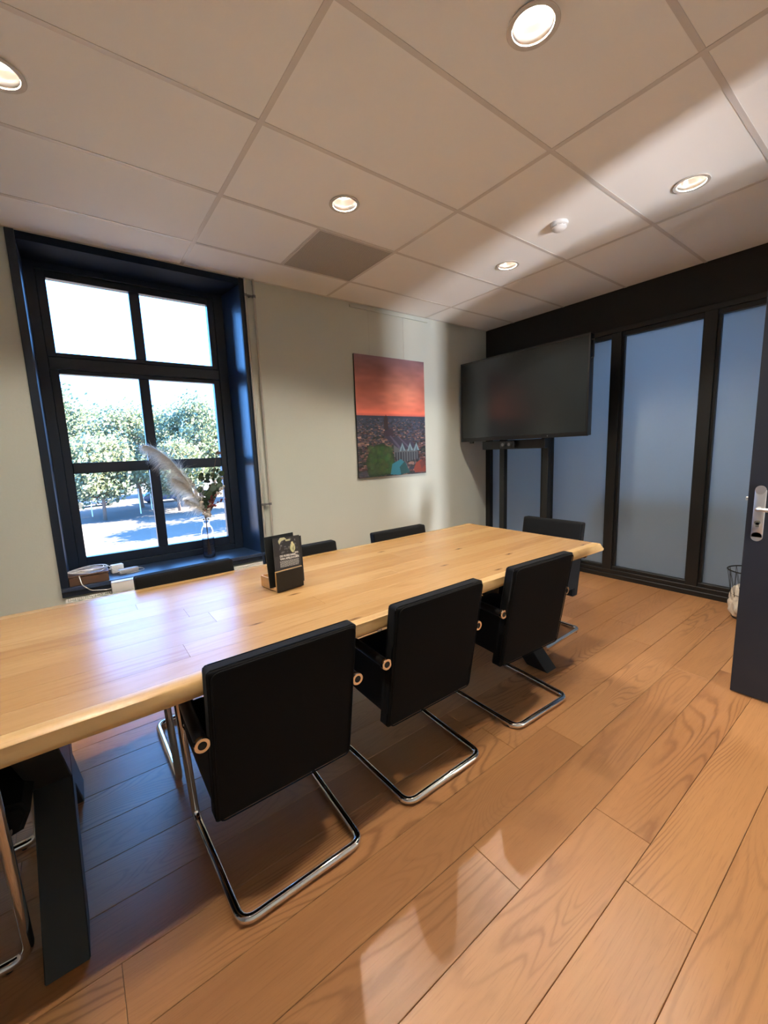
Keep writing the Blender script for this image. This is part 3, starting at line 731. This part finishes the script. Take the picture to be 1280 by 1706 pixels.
def lin(c): return np.where(c <= .04045, c/12.92, ((c+.055)/1.055)**2.4)
def print_grid(name, im, w, h, material, parent, mtx):
    H, W, _ = im.shape; xs_ = np.linspace(-w/2, w/2, W+1); zs = np.linspace(h, 0, H+1)
    V = np.zeros((H+1, W+1, 3)); V[:, :, 0] = xs_[None, :]; V[:, :, 2] = zs[:, None]
    idx = np.arange((H+1)*(W+1)).reshape(H+1, W+1)
    F = np.stack([idx[1:, :-1], idx[1:, 1:], idx[:-1, 1:], idx[:-1, :-1]], -1).reshape(-1, 4)
    me = bpy.data.meshes.new(name); me.from_pydata(V.reshape(-1, 3).tolist(), [], F.tolist())
    ca = me.color_attributes.new('print', 'FLOAT_COLOR', 'CORNER'); col = np.ones((H*W, 4, 4)); col[:, :, :3] = lin(im).reshape(-1, 1, 3)
    ca.data.foreach_set('color', col.reshape(-1)); me.materials.append(M[material]); me.transform(mtx)
    o = bpy.data.objects.new(name, me); C.objects.link(o); o.parent = parent; return o
pc = thing('wall_picture', 'tall canvas photograph of a red sunset over a city with a church, hung on wires', 'picture', (2.711, YW-.022, 1.092))
bx('canvas_block', 'blacksteel', -.450, .450, 0, .018, 0, 1.190, pc)
print_grid('canvas_print', paint_city(190, 252), .900, 1.190, 'print', pc, Matrix.Translation((0, -.0006, 0)))
for xx in (-.255, .182):
    bm = bmesh.new(); tube(bm, [(xx, .012, 1.188), (xx, .010, 1.612)], .0009, 6); finish(bm, 'hanging_wire', 'pipe', pc)
bx('picture_rail', 'wall', 2.25, 3.24, YW-.014, YW, 2.700, 2.722); tag(bpy.data.objects['picture_rail'], 'thin white picture rail near the ceiling above the sunset picture', 'rail')

# ------------------------------------------------------------------ heating pipes and radiator
pp = thing('heating_pipes', 'pair of thin grey vertical heating pipes beside the right side of the window', 'pipes', (1.292, YW-.03, 0))
for xx in (-.036, .034):
    bm = bmesh.new(); tube(bm, [(xx, 0, .002), (xx, 0, CEIL-.002)], .0085, 14); finish(bm, 'pipe', 'pipe', pp, True)
for zz in (2.615, .94):
    bm = bmesh.new()
    for xx in (-.036, .034): lathe(bm, [(.009, -.010), (.0125, -.010), (.0125, .010), (.009, .010)], 18, c=(xx, 0, zz), closed=True)
    box(bm, -.026, .024, -.005, .005, zz-.006, zz+.006); box(bm, -.006, .004, .0, .03, zz-.006, zz+.006)
    finish(bm, 'pipe_clip', 'clip', pp, True)
rd = thing('radiator', 'white panel radiator with a slotted top grille under the window sill', 'radiator', (.56, YW-.062, 0))
RW = .70
bx('front_panel', 'radiator', -RW, RW, -.045, -.030, .12, .440, rd, .004, 2)
bx('rear_panel', 'radiator', -RW, RW, .028, .042, .12, .440, rd, .004, 2)
bx('side_cover', 'radiator', -RW, -RW+.012, -.045, .042, .12, .448, rd, .002); bx('side_cover', 'radiator', RW-.012, RW, -.045, .042, .12, .448, rd, .002)
bx('wall_bracket', 'radiator', -.4, -.36, .04, .0610, .15, .42, rd); bx('wall_bracket', 'radiator', .36, .4, .04, .0610, .15, .42, rd)
bm = bmesh.new(); box(bm, -RW+.012, RW-.012, -.046, -.034, .438, .447); box(bm, -RW+.012, RW-.012, .030, .042, .438, .447); box(bm, -RW+.012, RW-.012, -.003, .003, .438, .446)
k = -RW+.02
while k < RW-.02: box(bm, k, k+.004, -.034, .030, .438, .445); k += .0115
finish(bm, 'top_grille', 'radiator', rd)
bm = bmesh.new(); tube(bm, fillet([(.69, -.0, .18), (.732, -.0, .18), (.732, .032, .18), (.732, .032, .003)], .012, 4), .008, 10); finish(bm, 'feed_pipe', 'pipe', rd, True)

# ------------------------------------------------------------------ things on the sill
sz = .525
wbx_ = thing('wooden_box', 'low dark brown wooden box at the left end of the window sill', 'box', (.005, 3.495, sz))
bx('box_body', 'box_wood', -.112, .112, -.075, .075, 0, .058, wbx_, .003); bx('box_lid', 'box_wood', -.114, .114, -.077, .077, .060, .070, wbx_, .002)
# coiled cable on the box
bm = bmesh.new(); pts = []
rc = random.Random(2)
for k in range(170):
    a = k*.23; q = k/170
    rx = .105+.012*math.sin(k*.37); ry = .060+.010*math.cos(k*.31)
    pts.append((.0+rx*math.cos(a)+.006*math.sin(k*.11), ry*math.sin(a), .0045+.022*q+.004*math.sin(k*.5)))
pts += [(.09, .02, .03), (.12, .0, .018), (.150, -.01, -.02), (.190, 0, -.045)]
cb = tube(bm, fillet(pts, .01, 2), .0026, 6)
co = finish(bm, 'coiled_cable', 'white', None, 'all', loc=(.005, 3.495, sz+.070)); tag(co, 'coil of white cable lying on the dark wooden box on the sill', 'cable')
pa = thing('power_adapter', 'white laptop power adapter on the window sill, tilted beside the cable coil', 'adapter', (.245, 3.56, sz+.001), rz=.28)
bx('adapter_body', 'grey', -.065, .065, -.022, .022, .0, .032, pa, .005, 2)
bm = bmesh.new(); tube(bm, fillet([(.06, 0, .016), (.095, .0, .014), (.10, -.04, .004), (.04, -.055, .003), (-.03, -.045, .003)], .02, 4), .0022, 6); finish(bm, 'lead', 'white', pa, 'all')
ps = thing('plug_block', 'white mains plug standing between the cable coil and the grey adapter', 'plug', (.185, 3.625, sz+.001), rz=.2)
bx('plug_body', 'white', -.045, .035, -.022, .022, .0, .062, ps, .006, 2)
for s in (-.009, .009):
    bm = bmesh.new(); tube(bm, [(-.044, s, .035), (-.062, s, .035)], .0024, 8); finish(bm, 'pin', 'steel', ps, True)
ab = thing('socket_box', 'small white cable socket box on top of the radiator beside the dark chair back', 'socket', (.205, 3.372, .4475))
bx('socket_body', 'white', -.085, .085, -.028, .028, 0, .070, ab, .004, 2)
bx('socket_lid', 'white', -.083, .083, -.026, .026, .070, .074, ab, .001)
bm = bmesh.new(); tube(bm, fillet([(-.084, 0, .03), (-.11, -.005, .028), (-.20, -.012, .045), (-.245, -.005, .09), (-.255, .03, .148)], .05, 6), .0032, 8); finish(bm, 'lead', 'white', ab, 'all')

# ------------------------------------------------------------------ vase with dried flowers
VX, VY = .838, 3.60
va = thing('glass_vase', 'clear glass bottle vase holding the dried bouquet on the window sill', 'vase', (VX, VY, sz+.0005))
bm = bmesh.new(); lathe(bm, [(.001, 0), (.040, 0), (.046, .006), (.047, .03), (.048, .20), (.046, .235), (.034, .262), (.025, .275), (.024, .315), (.028, .325),
                             (.026, .325), (.022, .315), (.023, .275), (.032, .259), (.043, .233), (.045, .20), (.044, .03), (.040, .010), (.001, .009)], 36)
finish(bm, 'bottle', 'vase', va, 'all')
neck = Vector((VX, VY, sz+.30))
def bez(p0, p1, p2, p3, n):
    p = [Vector(q) for q in (p0, p1, p2, p3)]
    return [p[0]*(1-t)**3+p[1]*3*t*(1-t)**2+p[2]*3*t*t*(1-t)+p[3]*t**3 for t in [k/n for k in range(n+1)]]
def stem_pts(end, c1, n=22, side=0.0):
    s = Vector((VX+side, VY-side*.4, sz+.02))
    a = bez(s, (VX-side*.5, VY, sz+.20), neck-Vector((side*.1, 0, .04)), neck+Vector((side*-.1, 0, .02)), 8)
    b = bez(a[-1], a[-1]+Vector((0, 0, .05)), c1, end, n)
    return a[:-1]+b
def pampas(tip, c1, c2, label, length, seed, side, hang, frac=.30, count=1700):
    rg = random.Random(seed); t = thing('pampas_grass', label, 'dried grass', (VX, VY, sz+.02), group=None)
    o0 = Vector((VX, VY, sz+.02))
    a = bez((VX+side, VY, sz+.02), (VX-side*.5, VY, sz+.2), neck-Vector((0, 0, .03)), neck+Vector((0, 0, .01)), 7)
    path = a[:-1]+bez(a[-1], c1, c2, tip, 30)
    bm = bmesh.new(); tube(bm, [p-o0 for p in path], .002, 6, radii=[.0022*(1-.7*k/len(path)) for k in range(len(path))]); finish(bm, 'stem', 'stem', t, 'all')
    bm = bmesh.new(); n = len(path); s0 = int(7+(n-7)*frac)
    for k in range(count):
        u = rg.random(); i = s0+u*(n-1-s0); j = min(int(i), n-2); f = i-j
        p = path[j]*(1-f)+path[j+1]*f; tg = (path[j+1]-path[j]).normalized()
        env = .35+.65*math.sin(PI*min(1, u*.80+.10))
        L_ = length*env*rg.uniform(.35, 1.0)*(1-.35*u*u)
        nl = tg.cross(Vector((0, 1, 0))).normalized()
        if nl.z > 0: nl = -nl
        dr_ = (tg*rg.uniform(.3, 1.3)+nl*rg.gauss(.40, .5)+Vector((0, rg.gauss(0, .5), 0))).normalized()
        q = [p]; v_ = dr_.copy()
        for m_ in range(5):
            v_ = (v_+Vector((-.03, 0, -hang*rg.uniform(.12, .42)))).normalized(); q.append(q[-1]+v_*L_/5)
        wd = rg.uniform(.0006, .0012)
        sd_ = dr_.cross(Vector((rg.gauss(0, 1), rg.gauss(0, 1), rg.gauss(0, 1)))).normalized()*wd
        vs_ = []
        for m_, x_ in enumerate(q):
            e = sd_*(1-.16*m_); vs_.append((bm.verts.new(x_-e-o0), bm.verts.new(x_+e-o0)))
        for m_ in range(5): bm.faces.new((vs_[m_][0], vs_[m_][1], vs_[m_+1][1], vs_[m_+1][0]))
    fo = finish(bm, 'plume', 'pampas', t, 'all'); fo['kind'] = 'stuff'
    return t
pampas((.45, 3.60, 1.462), (.80, 3.60, 1.02), (.66, 3.60, 1.42), 'highest cream pampas plume, its tip crossing the middle window bar', .19, 1, -.012, .75, .38, 2600)
pampas((.62, 3.585, 1.20), (.81, 3.58, .98), (.74, 3.58, 1.17), 'middle cream pampas plume drooping to the left below the highest one', .20, 2, .010, .9, .30, 1500)
pampas((.69, 3.57, 1.03), (.83, 3.57, .92), (.78, 3.56, 1.00), 'lowest short pampas plume hanging just above the vase', .15, 3, .014, 1.1, .3, 900)
def leafmesh(bm, p, nrm, r, el=1.15):
    nrm = nrm.normalized(); a = nrm.orthogonal().normalized(); b = nrm.cross(a); n = 9
    c = bm.verts.new(p+nrm*r*.16); ring = [bm.verts.new(p+a*math.cos(2*PI*k/n)*r*el+b*math.sin(2*PI*k/n)*r) for k in range(n)]
    c2 = bm.verts.new(p-nrm*.0004)
    for k in range(n): bm.faces.new((c, ring[k], ring[(k+1) % n])); bm.faces.new((c2, ring[(k+1) % n], ring[k]))
def sprig(ends, label, seed, kind):
    rg = random.Random(seed); o0 = Vector((VX, VY, sz+.02)); t = thing(kind, label, {'eucalyptus_branch': 'branch', 'cotton_branch': 'branch', 'berry_branch': 'branch', 'feather_grass': 'dried grass'}[kind], o0)
    for (ex, ez) in ends:
        end = Vector((ex, VY+rg.uniform(-.04, .04), ez)); path = stem_pts(end, neck*.35+end*.65+Vector((rg.uniform(-.03, .03), 0, .05)), 16, rg.uniform(-.018, .018))
        bm = bmesh.new(); tube(bm, [p-o0 for p in path], .0018, 6); finish(bm, 'stem', 'stem', t, 'all')
        if kind == 'eucalyptus_branch':
            for k in range(11, len(path)):
                if k < 13: continue
                for s in (-1, 1):
                    if rg.random() < .52: continue
                    dd = Vector((s*rg.uniform(.4, 1), rg.uniform(-.7, .7), rg.uniform(-.1, .6))).normalized(); r = rg.uniform(.017, .026)
                    bm = bmesh.new(); q = path[k]+dd*(r*1.2)-o0; leafmesh(bm, Vector((0, 0, 0)), Vector((rg.gauss(0, .6), -1, rg.gauss(0, .6))), r)
                    finish(bm, 'leaf', 'leaf', t, loc=q)
        elif kind == 'cotton_branch':
            for k in range(11, len(path), 1):
                if rg.random() < .12: continue
                bm = bmesh.new(); r = rg.uniform(.012, .020)
                for q in range(4):
                    bmesh.ops.create_icosphere(bm, subdivisions=1, radius=r*.62, matrix=Matrix.Translation((rg.gauss(0, r*.35), rg.gauss(0, r*.35), rg.gauss(0, r*.35))))
                finish(bm, 'bloom', 'cotton', t, 'all', loc=path[k]+Vector((rg.gauss(0, .010), rg.gauss(0, .010), rg.gauss(0, .006)))-o0)
        elif kind == 'berry_branch':
            for k in range(13, len(path)):
                bm = bmesh.new(); bmesh.ops.create_icosphere(bm, subdivisions=2, radius=rg.uniform(.007, .011))
                finish(bm, 'berry', 'berry', t, 'all', loc=path[k]+Vector((rg.gauss(0, .012), rg.gauss(0, .01), rg.gauss(0, .008)))-o0)
        elif kind == 'feather_grass':
            bm = bmesh.new(); p = path[-1]-o0
            for k in range(260):
                d = Vector((rg.gauss(.5, .6), rg.gauss(0, .4), rg.gauss(.2, .35))).normalized()*rg.uniform(.02, .05); e = d.cross(Vector((0, 1, 0))).normalized()*.0007
                v = [bm.verts.new(p-e), bm.verts.new(p+e), bm.verts.new(p+d+Vector((.01, 0, -.004)))]; bm.faces.new(v)
            finish(bm, 'tuft', 'stem', t, 'all')
    return t
sprig([(.92, 1.24), (.865, 1.20), (.985, 1.23), (.945, 1.12), (.895, 1.06)], 'branches of round dark green eucalyptus leaves above the vase', 11, 'eucalyptus_branch')
sprig([(.735, 1.19), (.775, 1.08), (.815, 1.00), (.80, .95)], 'stems of small white blooms between the pampas plumes and green leaves', 12, 'cotton_branch')
sprig([(1.0, 1.19), (.985, 1.10)], 'stem of pale blooms at the right edge of the bouquet', 15, 'cotton_branch')
sprig([(.985, 1.00), (.95, 1.05), (.895, 1.03)], 'twigs of dark red berries at the lower right of the bouquet', 13, 'berry_branch')
sprig([(.965, 1.385)], 'thin dry stem with a dark feathery tuft above the bouquet', 14, 'feather_grass')

# ------------------------------------------------------------------ leaflet holder on the table
TH = .7555
lh = thing('leaflet_holder', 'small oak leaflet holder with a black front panel on the table', 'holder', (.712, 1.765, TH), rz=.15)
bx('base', 'holder_wood', -.068, .068, -.066, .066, .004, .012, lh, .001)
bx('front_panel', 'plastic', -.068, .068, -.078, -.070, .002, .092, lh, .001)
bx('front_edge', 'holder_wood', -.069, .069, -.0695, -.064, .002, .094, lh, .0006)
bx('side_wall', 'holder_wood', -.068, -.061, -.014, .066, .012, .055, lh, .001); bx('side_wall', 'holder_wood', .061, .068, -.014, .066, .012, .055, lh, .001)
bx('rear_wall', 'holder_wood', -.061, .061, .060, .066, .012, .055, lh, .001); bx('divider', 'holder_wood', -.061, .061, -.014, -.010, .012, .055, lh, .001)
for sx in (-.058, .058):
    for sy in (-.065, .055):
        bm = bmesh.new(); lathe(bm, [(.001, 0), (.006, 0), (.006, .004), (.001, .004)], 12, c=(sx, sy, 0)); finish(bm, 'foot', 'rubber', lh)
def paint_leaf(W, H, seed):
    rg = np.random.RandomState(seed); im = np.ones((H, W, 3))*np.array([58, 55, 57.])/255
    Y = np.linspace(0, 1, H)[:, None]; X = np.linspace(0, 1, W)[None, :]
    im[(Y < .37)[:, 0], :] *= .80
    def blob(cx, cy, rx, ry, col, a=1):
        m = (((X-cx)/rx)**2+((Y-cy)/ry)**2) < 1; im[m] = im[m]*(1-a)+np.array(col)/255*a
    blob(.34, .07, .16, .085, (205, 205, 165)); blob(.43, .13, .20, .085, (44, 44, 48)); blob(.55, .06, .1, .02, (190, 190, 150)); blob(.72, .23, .10, .10, (205, 208, 160)); blob(.71, .16, .055, .06, (215, 214, 170)); blob(.75, .25, .03, .06, (150, 150, 110), .6)
    for _ in range(26): blob(.2+.7*rg.rand(), .04+.28*rg.rand(), .02+.03*rg.rand(), .012+.015*rg.rand(), (130+60*rg.rand(),)*3, .35)
    return im
def leaflet(name, x, y, tilt, w, h, t, label, front, rz=.0, rx=0.0, z=.0125, seed=1):
    o = thing(name, label, 'leaflet', (0, 0, 0))
    base = Matrix.Translation((.712, 1.765, TH)) @ Matrix.Rotation(.15+rz, 4, 'Z') @ Matrix.Translation((x, y, z)) @ Matrix.Rotation(tilt, 4, 'X') @ Matrix.Rotation(rx, 4, 'Y')
    o.matrix_world = base
    bx('pages', 'greyink' if front else 'blacksteel', -w/2, w/2, 0, t, 0, h, o)
    bx('cover', 'blacksteel', -w/2-.0005, w/2+.0005, -.0008, -.0002, 0, h+.0005, o)
    if front:
        print_grid('cover_print', paint_leaf(60, 84, seed), w-.002, h-.002, 'leaflet_print', o, Matrix.Translation((0, -.0011, .001)))
        mt = lambda px, pz, rot=0: Matrix.Translation((px, -.0014, pz)) @ Matrix.Rotation(rot, 4, 'Y') @ Matrix.Rotation(PI/2, 4, 'X')
        text_mesh('lettering', 'DE HUISKAMER', .0122, 'letter', o, mt(-w*.30, h*.605), bold=.0005)
        text_mesh('lettering', 'VAN APELDOORN', .0122, 'letter', o, mt(-w*.30, h*.548), bold=.0005)
        bm = bmesh.new(); rg = random.Random(3)
        for r in range(7):
            xx = -w*.31
            while xx < w*.40:
                ww_ = rg.uniform(.003, .010); box(bm, xx, xx+ww_, -.0016, -.0012, h*.515-r*.0042, h*.515-r*.0042+.0015); xx += ww_+.0016
        finish(bm, 'body_text', 'letter', o)
        bm = bmesh.new()
        for r, c0, c1 in ((.66, .27, .41), (.64, .29, .42), (.60, .28, .37), (.58, .31, .42)): box(bm, w*c0, w*c1, -.0016, -.0012, h*r, h*r+.0025)
        finish(bm, 'small_print', 'letter', o)
    return o
leaflet('leaflet', .006, -.058, -.10, .138, .222, .0022, 'front leaflet in the holder, dark with a white two-line title', True, rz=.03, rx=.05)
lf = leaflet('leaflet', .026, -.042, -.10, .138, .214, .003, 'dark leaflet sticking out right of the titled one in the holder', False, rz=.0, rx=.05)
for q in range(6): bx('icon', 'greyink', .050, .056, -.0014, -.0008, .045+q*.022, .051+q*.022, lf)
leaflet('leaflet', .0, -.026, -.10, .148, .230, .004, 'rearmost dark booklet in the holder, at its window side', False, rz=-.02)

# ------------------------------------------------------------------ waste basket
wbk = thing('waste_basket', 'black wire waste basket partly hidden behind the open door', 'basket', (3.93, .735, 0))
H_ = .375; r0, r1 = .085, .135
for zz, rr, tr in ((H_, r1, .005), (.006, r0, .004), (.19, .108, .002)):
    bm = bmesh.new(); tube(bm, [(rr*math.cos(2*PI*k/40), rr*math.sin(2*PI*k/40), zz) for k in range(40)], tr, 8, closed=True); finish(bm, 'ring', 'blacksteel', wbk, 'all')
wire = None
for k in range(14):
    for s in (-1, 1):
        a = 2*PI*k/14; b = a+s*.45
        bm = bmesh.new(); tube(bm, [(r1*math.cos(a), r1*math.sin(a), H_), (.108*math.cos((a+b)/2), .108*math.sin((a+b)/2), .19), (r0*math.cos(b), r0*math.sin(b), .006)], .0014, 6); finish(bm, 'wire', 'blacksteel', wbk)
bm = bmesh.new(); seg = 40; prof = [(.06, .008), (.100, .02), (.118, .06), (.116, .12), (.108, .20), (.090, .235), (.05, .25), (.002, .24)]
for (rr, zz), (r2, z2) in [(prof[0], prof[0])]: pass
lathe(bm, [(prof[i][0]*(1-f)+prof[i+1][0]*f, prof[i][1]*(1-f)+prof[i+1][1]*f) for i in range(len(prof)-1) for f in (0, .33, .66)], 64)
rg = random.Random(8)
for v in bm.verts:
    a = math.atan2(v.co.y, v.co.x); k = 1+.06*math.sin(a*9+v.co.z*30)+.05*math.sin(a*14-v.co.z*60)+.02*math.sin(a*5+v.co.z*90)
    v.co.x *= k*.95; v.co.y *= k*.95; v.co.z += .006*math.sin(a*7)+.006
bg = finish(bm, 'bin_bag', 'bag', None, 'all', loc=(3.93, .735, 0)); tag(bg, 'crumpled beige bin bag inside the black wire basket', 'bag')

# ------------------------------------------------------------------ outdoors
GZ = -3.3
S(bx('ground', 'ground', -90, 160, YW+.9, 190, GZ-.5, GZ))
def tree(x, y, h, r, seed, m, label, group='trees outside the window', low=.22):
    rg = random.Random(seed); t = thing('tree', label, 'tree', (x, y, GZ), group=group)
    bm = bmesh.new(); lean = rg.uniform(-.6, .6)
    P = [Vector((0, 0, 0)), Vector((lean*.3, 0, h*.3)), Vector((lean*.7, .1, h*.6)), Vector((lean, .2, h*.92))]
    tube(bm, P, .2, 10, radii=[.26*h/11, .20*h/11, .13*h/11, .04])
    cl = []
    NB = 22
    for k in range(NB):
        zz = h*(low+.06+(.88-low)*k/(NB-1)); a = k*2.4+rg.random(); q = (zz/h-low)/(1-low)
        rr = r*(math.sin(PI*min(1, max(.08, q*.85+.12)))**.6)*rg.uniform(.55, 1.0)
        e = Vector((math.cos(a)*rr, math.sin(a)*rr, zz+rg.uniform(.1, .6))); s = P[0].lerp(P[3], zz/h*.95); s.z = zz-.3
        tube(bm, [s, s.lerp(e, .5)+Vector((0, 0, -.1)), e], .05, 5, radii=[.07, .045, .02]); cl.append((e, r*.42)); cl.append((s.lerp(e, .55), r*.36))
    cl.append((Vector((lean, .2, h*.96)), r*.35))
    finish(bm, 'trunk', 'bark', t, 'all')
    V = []; F = []
    for c, cr in cl:
        for k in range(230):
            d = Vector((rg.gauss(0, 1), rg.gauss(0, 1), rg.gauss(0, .55))).normalized()*cr*rg.uniform(.35, 1.05); p = c+d
            n = Vector((rg.gauss(0, 1), rg.gauss(0, 1), rg.gauss(.4, .8))).normalized(); a = n.orthogonal().normalized(); b = n.cross(a); s = rg.uniform(.09, .20)
            i = len(V); V += [p-a*s, p+b*s*.6, p+a*s, p-b*s*.6]; F.append((i, i+1, i+2, i+3))
    me = bpy.data.meshes.new('foliage'); me.from_pydata([tuple(v) for v in V], [], F); me.materials.append(M[m]); fo = bpy.data.objects.new('foliage', me); C.objects.link(fo); fo.parent = t; fo['kind'] = 'stuff'
    return t
TL = [ # x, y, h, r, mat
 (-1.5, 44, 10.3, 4.2, 'fol1', 'tall pine filling the left half of the left middle pane', .24),
 (5.0, 46, 9.2, 4.2, 'fol2', 'light green tree crown left of the central glazing bar', .22),
 (10.0, 44, 10.0, 3.6, 'fol1', 'pine showing in the left part of the right middle pane', .24),
 (15.0, 46, 9.6, 3.8, 'fol1', 'pine at the right edge of the right middle pane', .24),
 (1.6, 39, 6.0, 2.9, 'fol2', 'lower pale green tree with drooping branches in the lower left pane', .26),
 (7.2, 40, 5.6, 2.4, 'fol2', 'small pale tree behind the pampas plumes', .28),
 (20.5, 46, 9.0, 3.8, 'fol2', 'broad tree beyond the right window frame', .2),
 (15.5, 60, 10.6, 4.8, 'fol2', 'distant tree crown behind the right pane pines', .10),
 (1.0, 60, 10.4, 5.0, 'fol2', 'distant tree crown behind the left pane pine', .10),
 (8.6, 61, 10.0, 4.8, 'fol1', 'distant dark crown between the two front pines', .10),
 (15.0, 36, 8.5, 3.0, 'fol1', 'nearer tree right of the view that throws its shade on the sand', .3),
 (13.8, 29, 8.8, 3.0, 'fol1', 'nearest tree right of the view, shading the sand by the building', .42),
]
for i, (x, y, h, r, m, lb, low) in enumerate(TL): tree(x, y, h, r, 20+i, m, lb, low=low)
for i, (x, y, h, lb) in enumerate([(.9, 42.5, 2.0, 'white marker post standing furthest left on the sand outside'), (4.3, 41, 2.1, 'white marker post in the middle of the lower left pane'), (5.5, 43.5, 2.8, 'tallest white marker post near the central glazing bar')]):
    t = thing('marker_post', lb, 'post', (x, y, GZ), group='white posts outside')
    bx('post_shaft', 'white', -.04, .04, -.04, .04, 0, h, t, .01); bx('post_cap', 'white', -.055, .055, -.055, .055, h, h+.06, t, .01)
def car(x, y, rz, label):
    t = thing('parked_car', label, 'car', (x, y, GZ), rz, group='cars parked under the trees')
    bm = bmesh.new(); prism(bm, [(-2.1, .3), (2.1, .3), (2.15, .75), (1.3, .92), (-1.9, .95), (-2.15, .7)], 'Y', -.85, .85); bmesh.ops.bevel(bm, geom=bm.edges[:], offset=.08, segments=2, affect='EDGES'); finish(bm, 'body', 'car', t, True)
    bm = bmesh.new(); prism(bm, [(-1.7, .93), (1.2, .90), (.55, 1.42), (-1.2, 1.45)], 'Y', -.74, .74); bmesh.ops.bevel(bm, geom=bm.edges[:], offset=.06, segments=2, affect='EDGES'); finish(bm, 'cabin', 'carglass', t, True)
    for sx in (-1.35, 1.35):
        for sy in (-.8, .8):
            bm = bmesh.new(); lathe(bm, [(.001, -.1), (.28, -.1), (.32, -.06), (.32, .06), (.28, .1), (.001, .1)], 20, c=(sx, sy, .32), axis='Y'); finish(bm, 'wheel', 'rubber', t, True)
car(1.2, 52, .3, 'dark blue car under the trees in the lower left pane')
car(7.6, 50, .1, 'dark blue car behind the central glazing bar and pampas plume')
